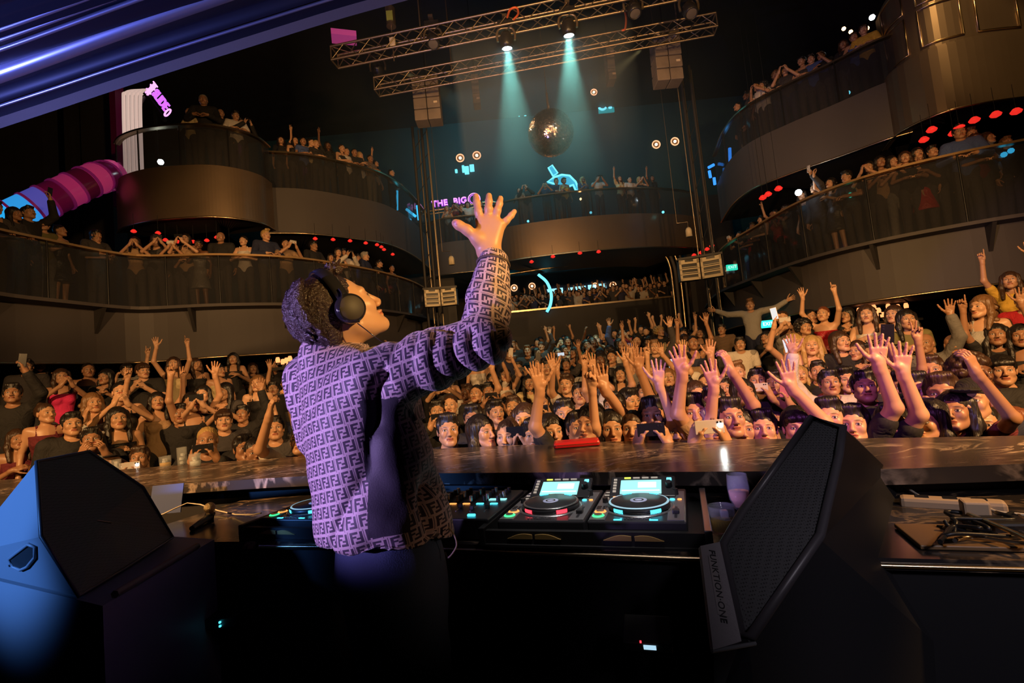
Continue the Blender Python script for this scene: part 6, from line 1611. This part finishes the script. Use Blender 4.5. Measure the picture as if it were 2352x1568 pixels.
# px py headpx proto hair haircol top topcol skin [flags]
HEROES = '''
62 843 38 ma s k s e 1
92 838 36 fe l k k k 0 ~ Pk
141 866 36 fd l b k p 1
203 851 36 ma c k k n 2
243 866 33 fg l k t k 1
291 851 33 fi f k z v 0
329 852 34 mh f b t k 0
399 836 34 fc l b k c 0 ~
450 838 32 fh l b k k 1
503 852 30 fh l k d c 1
536 824 36 fa l k k k 1 ~
580 846 30 fa l b t e 0
628 842 31 fh l k t k 1
627 893 31 ma s k t k 1
655 880 28 me s k t e 1
30 905 40 md s k s k 2 Pk
22 965 44 fh l b k m 3
278 901 36 fd b k k k 0
213 926 46 fi w l k v 1
105 950 46 fh b b k m 1
40 1010 58 fa l b k m 2
165 975 58 ma s k s k 1
466 906 33 fd l k k k 0 Pk
516 900 34 fg l k t e 1
361 922 36 fb l k k t 1
558 951 38 mb s k s k 2
514 966 36 ma f b s e 0
415 950 40 ma s k s k 2
440 925 30 fc b k k k 1
477 1012 60 mc c y s k 2 Pk
585 1040 46 fa b k k k 2
560 1030 44 ma s k t t 2
632 985 48 md s k t e 1
692 1012 46 md s k t w 1 ~
322 1052 52 mc s b s k 2 Pwf
210 1010 54 mc s k t k 2
120 1030 56 fh l k d m 3
253 1060 44 fa p k t k 2
1035 931 48 ma c b s k 0
1030 988 50 ma s k t k 1 ~
1088 962 40 mi s k s k 2
1107 993 48 fh l k k k 1
1138 946 46 mh s k t e 1
1166 1003 62 fh b b k k 0 ~
1266 992 60 fa l k k k 0
1206 965 42 fd l b k t 0 Pk
1296 952 40 mc s k s k 1 Pk
1357 972 50 fg l k k e 1
1328 985 46 me s k t k 1 Pw
1456 987 60 fc w b k y 0
1482 902 46 ma s k s e 1
1446 922 40 mh s k t k 1
1546 937 52 ma u k s n 1
1332 905 36 me s k t w 1
1392 900 36 fc l k d k 1
1412 935 38 mb s k t t 2
1095 905 36 mb c k t k 1
1122 900 34 mc s k t e 2 Pk
1180 935 38 mb s b t c 1
1245 925 34 mc s k s k 1 Pk
1462 784 32 fb b k d k 0 ~
1515 762 30 fh u y s k 0
1095 826 30 fh b k d w 0
1130 872 32 md s k t w 1 Pk
1215 880 30 fe l k t c 1 Pk
1258 845 26 ma s k s k 1
1300 838 26 mb s k t e 2
1190 845 26 mc s k s e 1 Pk
1160 862 28 fe w k k w 0 Pw
1350 848 26 ma s k t w 1
1380 870 28 ma q k s k 1
1425 860 28 fb l k k m 1
1495 855 30 me s k t s 1
1535 868 34 fc l l d k 0
1575 890 34 mb s k t k 1
1723 701 30 mg q l s v 0
1798 732 28 fd b b k s 0 Pw
1848 752 27 fh u k d g 1
1862 728 26 fh b k t k 1
1891 722 28 fc b o d r 0 ~
1945 724 28 fg l k t k 1
1991 722 30 fa l b k w 0
2052 722 30 fh l b k k 0 ~
2082 735 26 fa l k t o 1
1658 757 24 ma s k z t 1
1605 765 22 fa l k d e 1
1760 775 26 fg l k t k 1
1700 790 24 ma s k t w 1
1825 790 30 fe l y k k 0 ~ Pw
1865 794 30 fa w y k t 0
1930 785 28 fh l b t k 0
1968 806 30 fg w b k e 1
2190 792 44 ma 0 k s k 1
2125 790 36 mb 0 b s s 2
2140 850 42 ma s b s e 1
2255 705 50 fh w l k v 0 ~
2320 645 40 fc l b t y 1
2352 690 40 ma s k s r 1
2345 772 46 fa l k k k 2
2290 770 40 fc l k t k 2
2302 852 50 ma f k s k 1
1695 856 40 ma q l s s 0
1620 880 38 ma c b s k 0
1600 905 38 fh l b k w 0
1661 892 42 ma s k s k 1
1707 902 42 fh l k k e 1
1740 875 34 mc s k t k 1 Pw
1780 880 40 mi s k t k 1 Pp
1835 862 36 fe w y k y 0 ~ Pw
1880 852 36 ma s k t k 1
1905 880 40 mb s k s w 1 ~
1940 872 38 mh s k t m 0
1985 890 42 md s k t k 1 Pk
2030 860 38 fb l b t e 1
2075 892 44 mc s k s k 2 Pk
2105 900 44 mc s k t k 1 Pk
2165 905 48 ma s b s k 2
2235 920 50 ma p k s n 1
2060 820 36 ma s k s e 1
2000 810 34 ma s k s k 1
1622 980 66 mh s g s k 0
1832 982 66 ma f k t e 0
2050 975 72 ma s k s k 0
2136 968 52 fh l k k e 1 ~
2195 945 52 fe l k t m 2
2330 985 62 ma f o t e 1
2255 975 60 ma c k s k 1
1675 960 56 mb s k t t 1 ~
1752 985 56 me s k t k 0
1960 975 58 mb s k t k 0
1905 960 54 mb s k t k 0
1555 990 52 fa l k t k 1
1705 985 50 fa l k d o 1
1500 955 40 mc s k t e 1 Pk
1590 950 44 mc s k s e 1 Pwf
1640 925 38 md s k t k 1
1405 985 48 fa l k t k 1
1240 905 34 mb s k t k 1
1004 945 42 mc s k s k 1 Pkf
1225 1000 46 ma s k t k 1
'''
def rowof(x, y): return max(1, int((math.hypot(x, y) - 2.6) / 1.15) + 1)
rc = random.Random(21)
n_used = 0
for ln in HEROES.strip().splitlines():
    q = ln.split(); px, py, hp = map(float, q[:3]); key, hair, hc, top, tc = q[3:8]; sk = int(q[8]); fl = '~' in q[9:]; ph = next((s[1:] for s in q[9:] if s.startswith('P')), None)
    c, D, x, z, g = solve(px, py, hp); fz = floor_z(x, D)
    if px > 2210 and py < 790: pass
    sc = (z - fz) / HEADZ; sc = min(1.10, max(.90, sc)); zf = z - HEADZ * sc
    yaw = math.atan2(-x, D) + rc.uniform(-.22, .22)
    add_person((x, D, zf), yaw, key, hair, hc, top, tc, sk, sc, fl, 'dance floor', rowof(x, D), ph, rc.choice('kenes'))
    HERO_PX.append((px, py, hp, D, x)); n_used += 1
# fillers between them, row by row
KM = ['ma', 'ma', 'ma', 'mb', 'mc', 'mi', 'mh', 'ma', 'mc', 'md']; KF = ['fa', 'fa', 'fb', 'fc', 'fd', 'fe', 'fg', 'fh', 'fh', 'fd']
def rnd_person(loc, rot, zone, row, keys=None, sc=None, dark=.62, pf=.45):
    fem = rc.random() < .5; key = rc.choice(keys[1] if fem else keys[0]) if keys else rc.choice(KF if fem else KM)
    fem = key[0] == 'f'
    hair = rc.choice('lllwxbf' if fem else 'sssqfcu'); hc = rc.choice('kkkkkbbl' + ('y' if rc.random() < .3 else 'k'))
    top = rc.choice('ktkdkz' if fem else 'tstss'); tc = rc.choice('kkkeen') if rc.random() < dark else rc.choice('wwcsvtmroyu')
    hold = any(BK[key]['J'][s][5] == 'hold' for s in (1, -1))
    ph = rc.choice(['k', 'k', 'w', 'p']) if hold and rc.random() < pf else None
    add_person(loc, rot, key, hair, hc, top, tc, rc.choice([0, 0, 1, 1, 1, 2, 2, 3]), sc or rc.uniform(.94, 1.05), rc.random() < .5, zone, row, ph, rc.choice('kenesk'))
far = []; R = 3.55; nrow = 0
while R < 14.6:
    step = .56 + .012 * R; n = int(math.radians(110) * R / step); off_ = rc.random()
    for i in range(n):
        th = math.radians(-52 + 104 * (i + off_) / n) + rc.uniform(-.12, .12) * step / R; rr_ = R + rc.uniform(-.16, .16)
        x, y = rr_ * math.sin(th), rr_ * math.cos(th)
        if (Vector((x, y, 0)) - BO).dot(BV) < 1.62: continue
        z = floor_z(x, y); hx, hy, hd = project((x, y, z + HEADZ))
        if not -30 < hx < 2385: continue
        if 700 < hx < 1000 and hy > 830: continue
        if hx < 260 and hy > 1090: continue
        if 1600 < hx < 2140 and hy < 855: continue
        if hx >= 2140 and hy < 800: continue
        if hx < 690 and hy < 885: continue
        if hx > 1880 and hy > 985 and hx < 2030: continue
        hs = .235 * F / y; bad = False
        for a, b, c, D, X in HERO_PX:
            if math.hypot(x - X, y - D) < .40: bad = True; break
            dd = math.hypot(hx - a, (hy - b) * .8)
            if y < D + .25 and dd < (hs + c) * .52 and abs(hx - a) < (hs * 1.3 + c) * .5: bad = True; break
        if bad: continue
        far.append((R, x, y, z, hx, hy))
    R += .62 if R < 8 else .72
BUDGET_FLOOR = 196
near = [q for q in far if q[0] < 30][:max(0, BUDGET_FLOOR - n_used)]; rest = far[len(near):]
for R, x, y, z, hx, hy in near:
    rnd_person((x, y, z), math.atan2(-x, y) + rc.uniform(-.3, .3), 'dance floor', rowof(x, y), (['ma', 'mc', 'mi', 'mh'], ['fa', 'fd', 'fg', 'fh']) if hx > 1600 or hx < 690 else None)
    HERO_PX.append((hx, hy, 20, y, x))

# balcony guests
def at_curve(Bc, px, zr, back=.36):
    c, N = Bc[0], Bc[1]; best = min(range(len(c)), key=lambda i: abs(project((c[i].x, c[i].y, zr))[0] - px)); p, n = c[best], N[best]
    return Vector((p.x + n.x * back, p.y + n.y * back, 0)), n
def guests(Bc, zd, zr, zone, items, back=.36):
    for it in items:
        px = it[0]; key = it[1] if len(it) > 1 else None; p, n = at_curve(Bc, px, zr, back if key and key[1] == 'f' else back + .08)
        rot = math.atan2(n.x * -1, n.y) + rc.uniform(-.35, .35); rot = math.atan2(-n.x, n.y) + rc.uniform(-.3, .3)
        if len(it) > 2:
            hair, hc, top, tc, sk = it[2]; add_person((p.x, p.y, zd + .01), rot, key, hair, hc, top, tc, int(sk), it[3] if len(it) > 3 else 1, False, zone, 1, it[4] if len(it) > 4 else None)
        else: rnd_person((p.x, p.y, zd + .01), rot, zone, 1, ([key], [key]) if key else (['mf', 'mf', 'mc', 'ma', 'mi'], ['ff', 'ff', 'fd', 'fa', 'fh', 'fe']), rc.uniform(.9, .99))
guests(L1, 3.52, 4.62, 'lower left balcony', [(28, 'ff', 'skkk1'), (55, 'ff'), (92, 'md', 'sksk1', 1.05, 'k'), (128, 'fh'), (235, 'mf', 'skse1', .95), (254, 'ff', 'skse1', .9), (297, 'fd', 'lktt1', .95), (337, 'fd', 'lkkk1', 1, 'k'), (359, 'ma', 'skse2', .95), (386, 'fd', 'sktk1', .92, 'w'), (404, 'fa', 'lktk1', .85), (424, 'fd', 'lkkt0', 1, 'k'), (445, 'fa'), (513, 'ma', '0ksk2', 1.02), (575, 'ff', 'bkkw0', .96), (622, 'mf', 'qysn0', 1.06), (684, 'mc', 'cktt1', .97, 'w'), (738, 'mf', 'sksk2', .99), (775, 'ff', 'lktk1', .85), (793, 'ff', 'lkkk0', .96), (824, 'mc', 'sksw1', .98, 'k'), (848, 'ma', 'skse1', .95), (868, 'mf', 'gbsn0', 1.0) if False else (868, 'mf', 'sgsn0', 1.0), (905, 'ma'), (935, 'fh'), (180, 'fa'), (5, 'ff')])
guests(R1, 3.33, 4.62, 'lower right balcony', [(1668, 'fd', 'lktk1', .98, 'w'), (1692, 'ff'), (1708, 'mf'), (1728, 'ff', 'lkkk1', .98), (1745, 'fb'), (1768, 'fd'), (1802, 'fh', 'lkkk1', 1), (1832, 'md', 'skse1', 1, 'w'), (1878, 'fe'), (1918, 'ff', 'skse1', .97), (1938, 'mf', 'sktk1', .95), (1975, 'fd', 'lkkk1', 1), (2014, 'fa', 'lktt2', 1.02), (2060, 'fg'), (2088, 'ff', 'lbkk1', .98), (2112, 'fh', 'lktk1', 1.0), (2165, 'ma', 'sksk1', .98), (2222, 'mf', 'sksu1', 1.12), (2262, 'ma', 'sbss1', 1.08), (2284, 'ff', 'lbkm1', 1.0), (2328, 'fh', 'lbtk1', 1.0), (2350, 'ma'), (2140, 'fa')])
guests(LD, 6.85, 7.8, 'upper left drum', [(418, 'ff', 'cksc2', .92), (455, 'mf', 'cgsk2', 1.1), (516, 'ma', '0ksk1', .95), (562, 'mf', 'sktw1', .95), (585, 'mc', 'sksk1', .9, 'k')])
guests(LW, 6.84, 7.8, 'upper left wing', [(638, 'fb', 'lktk1', .95), (682, 'fh', 'lkkk1', .97), (703, 'ff'), (722, 'fh', 'bkkc0', .98), (741, 'ff'), (775, 'fb'), (798, 'ff'), (812, 'mf', 'cktw1', .95), (827, 'mf', 'cksk2', .97), (851, 'fa', 'wykw0', .97), (875, 'ff'), (890, 'fb'), (925, 'mf')])
guests(RW, 6.84, 7.8, 'upper right wing', [(1718,), (1735,), (1770,), (1792,), (1838,), (1858,), (1878,), (1928,), (1955,), (1980,), (1665, 'ma', 'cksk1', 1.0), (1690, 'ma')])
guests(CB, 6.84, 7.8, 'far drum', [(1188,), (1212,), (1255,), (1278,), (1300,), (1345,), (1385,), (1440, 'fb'), (1465,), (1485,), (1520, 'fb')])
guests(CS, 6.84, 7.8, 'far small balcony', [(1020,), (1045,), (1060,), (1075,), (1108,)])

# ------------------------------------------------------------------ labels
NUM = ORD
groups_ = {}
for p in PEOPLE: groups_.setdefault((p['zone'], p['row']), []).append(p)
for (zone, row), L in groups_.items():
    L.sort(key=lambda p: p['px'])
    for i, p in enumerate(L):
        n = NUM[i] if i < len(NUM) else 'forty-something'
        if zone == 'dance floor': lab = '%s, %s, crowd row %s, %s from left' % (p['desc'], p['pose'], NUM[row - 1], n); g = 'people in the dance floor crowd'
        else: lab = '%s, %s, %s, %s from left' % (p['desc'], p['pose'], zone, n); g = 'people on the ' + zone
        p['o']['label'] = lab; p['o']['category'] = 'person'; p['o']['group'] = g
        if 'ph' in p:
            w = '%s held by the %s person from left, %s' % (p['pc'], n, ('crowd row ' + NUM[row - 1]) if zone == 'dance floor' else zone)
            p['ph']['label'] = w; p['ph']['category'] = 'phone'; p['ph']['group'] = 'phones held up in the crowd'

# ------------------------------------------------------------------ the many tiny heads further back: one countless mass
def coarse(male, l, r):
    HM = head_matrix(.1, 0); J = pose_points(male, l, r, HM)
    S = SDF(); body_sdf(S, male, J, HM); b = S.mesh(.021, 'c')
    S = SDF(); body_sdf(S, male, J, HM, .016, 'top', .3); t = S.mesh(.024, 'c')
    S = SDF(); S.ell(tuple(np.array(HM.translation) + (0, .025, .04)), (.085, .10, .09), 0); S.ell(tuple(np.array(HM.translation) + (0, .06, -.08)), (.08, .06, .12), .04) if not male else None; S.ell(tuple(np.array(HM.translation) + (0, -.11, -.03)), (.085, .08, .1), .01, -1)
    h = S.mesh(.02, 'c')
    out = []
    for me in (b, t, h):
        n = len(me.vertices); co = np.empty(n * 3); me.vertices.foreach_get('co', co); li = np.empty(len(me.loops), np.int32); me.loops.foreach_get('vertex_index', li)
        ok = all(p.loop_total == 4 for p in me.polygons); out.append((co.reshape(-1, 3), li.reshape(-1, 4)))
    return out
CO = [coarse(True, 'down', 'down'), coarse(True, 'up', 'down'), coarse(False, 'chest', 'down'), coarse(True, 'phones', 'phones'), coarse(False, 'up', 'up')]
def mass(name, label, spots):
    V = []; Q = []; MI = []; nv = 0
    mats = [bpy.data.materials.get('far_skin_%d' % i) or pmat('far_skin_%d' % i, SK[i], .5) for i in range(3)] + [bpy.data.materials.get('far_cloth_%d' % i) or pmat('far_cloth_%d' % i, c, .85) for i, c in enumerate(((.014, .013, .014), (.05, .045, .045), (.45, .38, .3), (.03, .03, .07), (.3, .1, .06)))] + [bpy.data.materials.get('far_hair') or pmat('far_hair', (.014, .01, .008), .5)]
    for x, y, z in spots:
        th = math.atan2(-x, y) + rc.uniform(-.3, .3); s = rc.uniform(.93, 1.05); c_, s_ = math.cos(th), math.sin(th); R3 = np.array(((c_, -s_, 0), (s_, c_, 0), (0, 0, 1))) * s
        parts = rc.choice(CO); mi = (rc.choice([0, 0, 1, 1, 2]), 3 + rc.choice([0, 0, 0, 1, 1, 2, 3, 4]), 8)
        for (co, q), k in zip(parts, mi):
            V.append(co @ R3.T + np.array((x, y, z))); Q.append(q + nv); MI.append(np.full(len(q), k)); nv += len(co)
    if not V: return
    V = np.concatenate(V); Q = np.concatenate(Q); MI = np.concatenate(MI).astype(np.int32)
    me = bpy.data.meshes.new(name); me.vertices.add(len(V)); me.loops.add(Q.size); me.polygons.add(len(Q))
    me.vertices.foreach_set('co', V.astype(np.float32).ravel()); me.loops.foreach_set('vertex_index', Q.ravel().astype(np.int32)); me.polygons.foreach_set('loop_start', np.arange(len(Q), dtype=np.int32) * 4); me.polygons.foreach_set('material_index', MI)
    for mt in mats: me.materials.append(mt)
    me.update(calc_edges=True); smooth(me)
    o = bpy.data.objects.new(name, me); COL.objects.link(o); tag(o, label, 'crowd', kind='stuff'); return o
mass('crowd', 'dense mass of small people filling the far end of the dance floor', [(x, y, z) for R, x, y, z, hx, hy in rest])
a, b = at_y(1150, 715, 21.4), at_y(1535, 684, 21.4); zz = (at_y(1120, 722, 21).z + at_y(1560, 680, 21).z) / 2 - .95
mass('crowd_rear_bar', 'row of tiny people along the rail of the rear bar inside the opening', [(a.x + (b.x - a.x) * (i + rc.random()) / 30 , 21.45 + j * .6 + rc.uniform(-.15, .15), zz + (j > 0) * .12 * j) for j in range(3) for i in range(30)])
print('people', len(PEOPLE), 'heroes', n_used, 'far', len(rest))
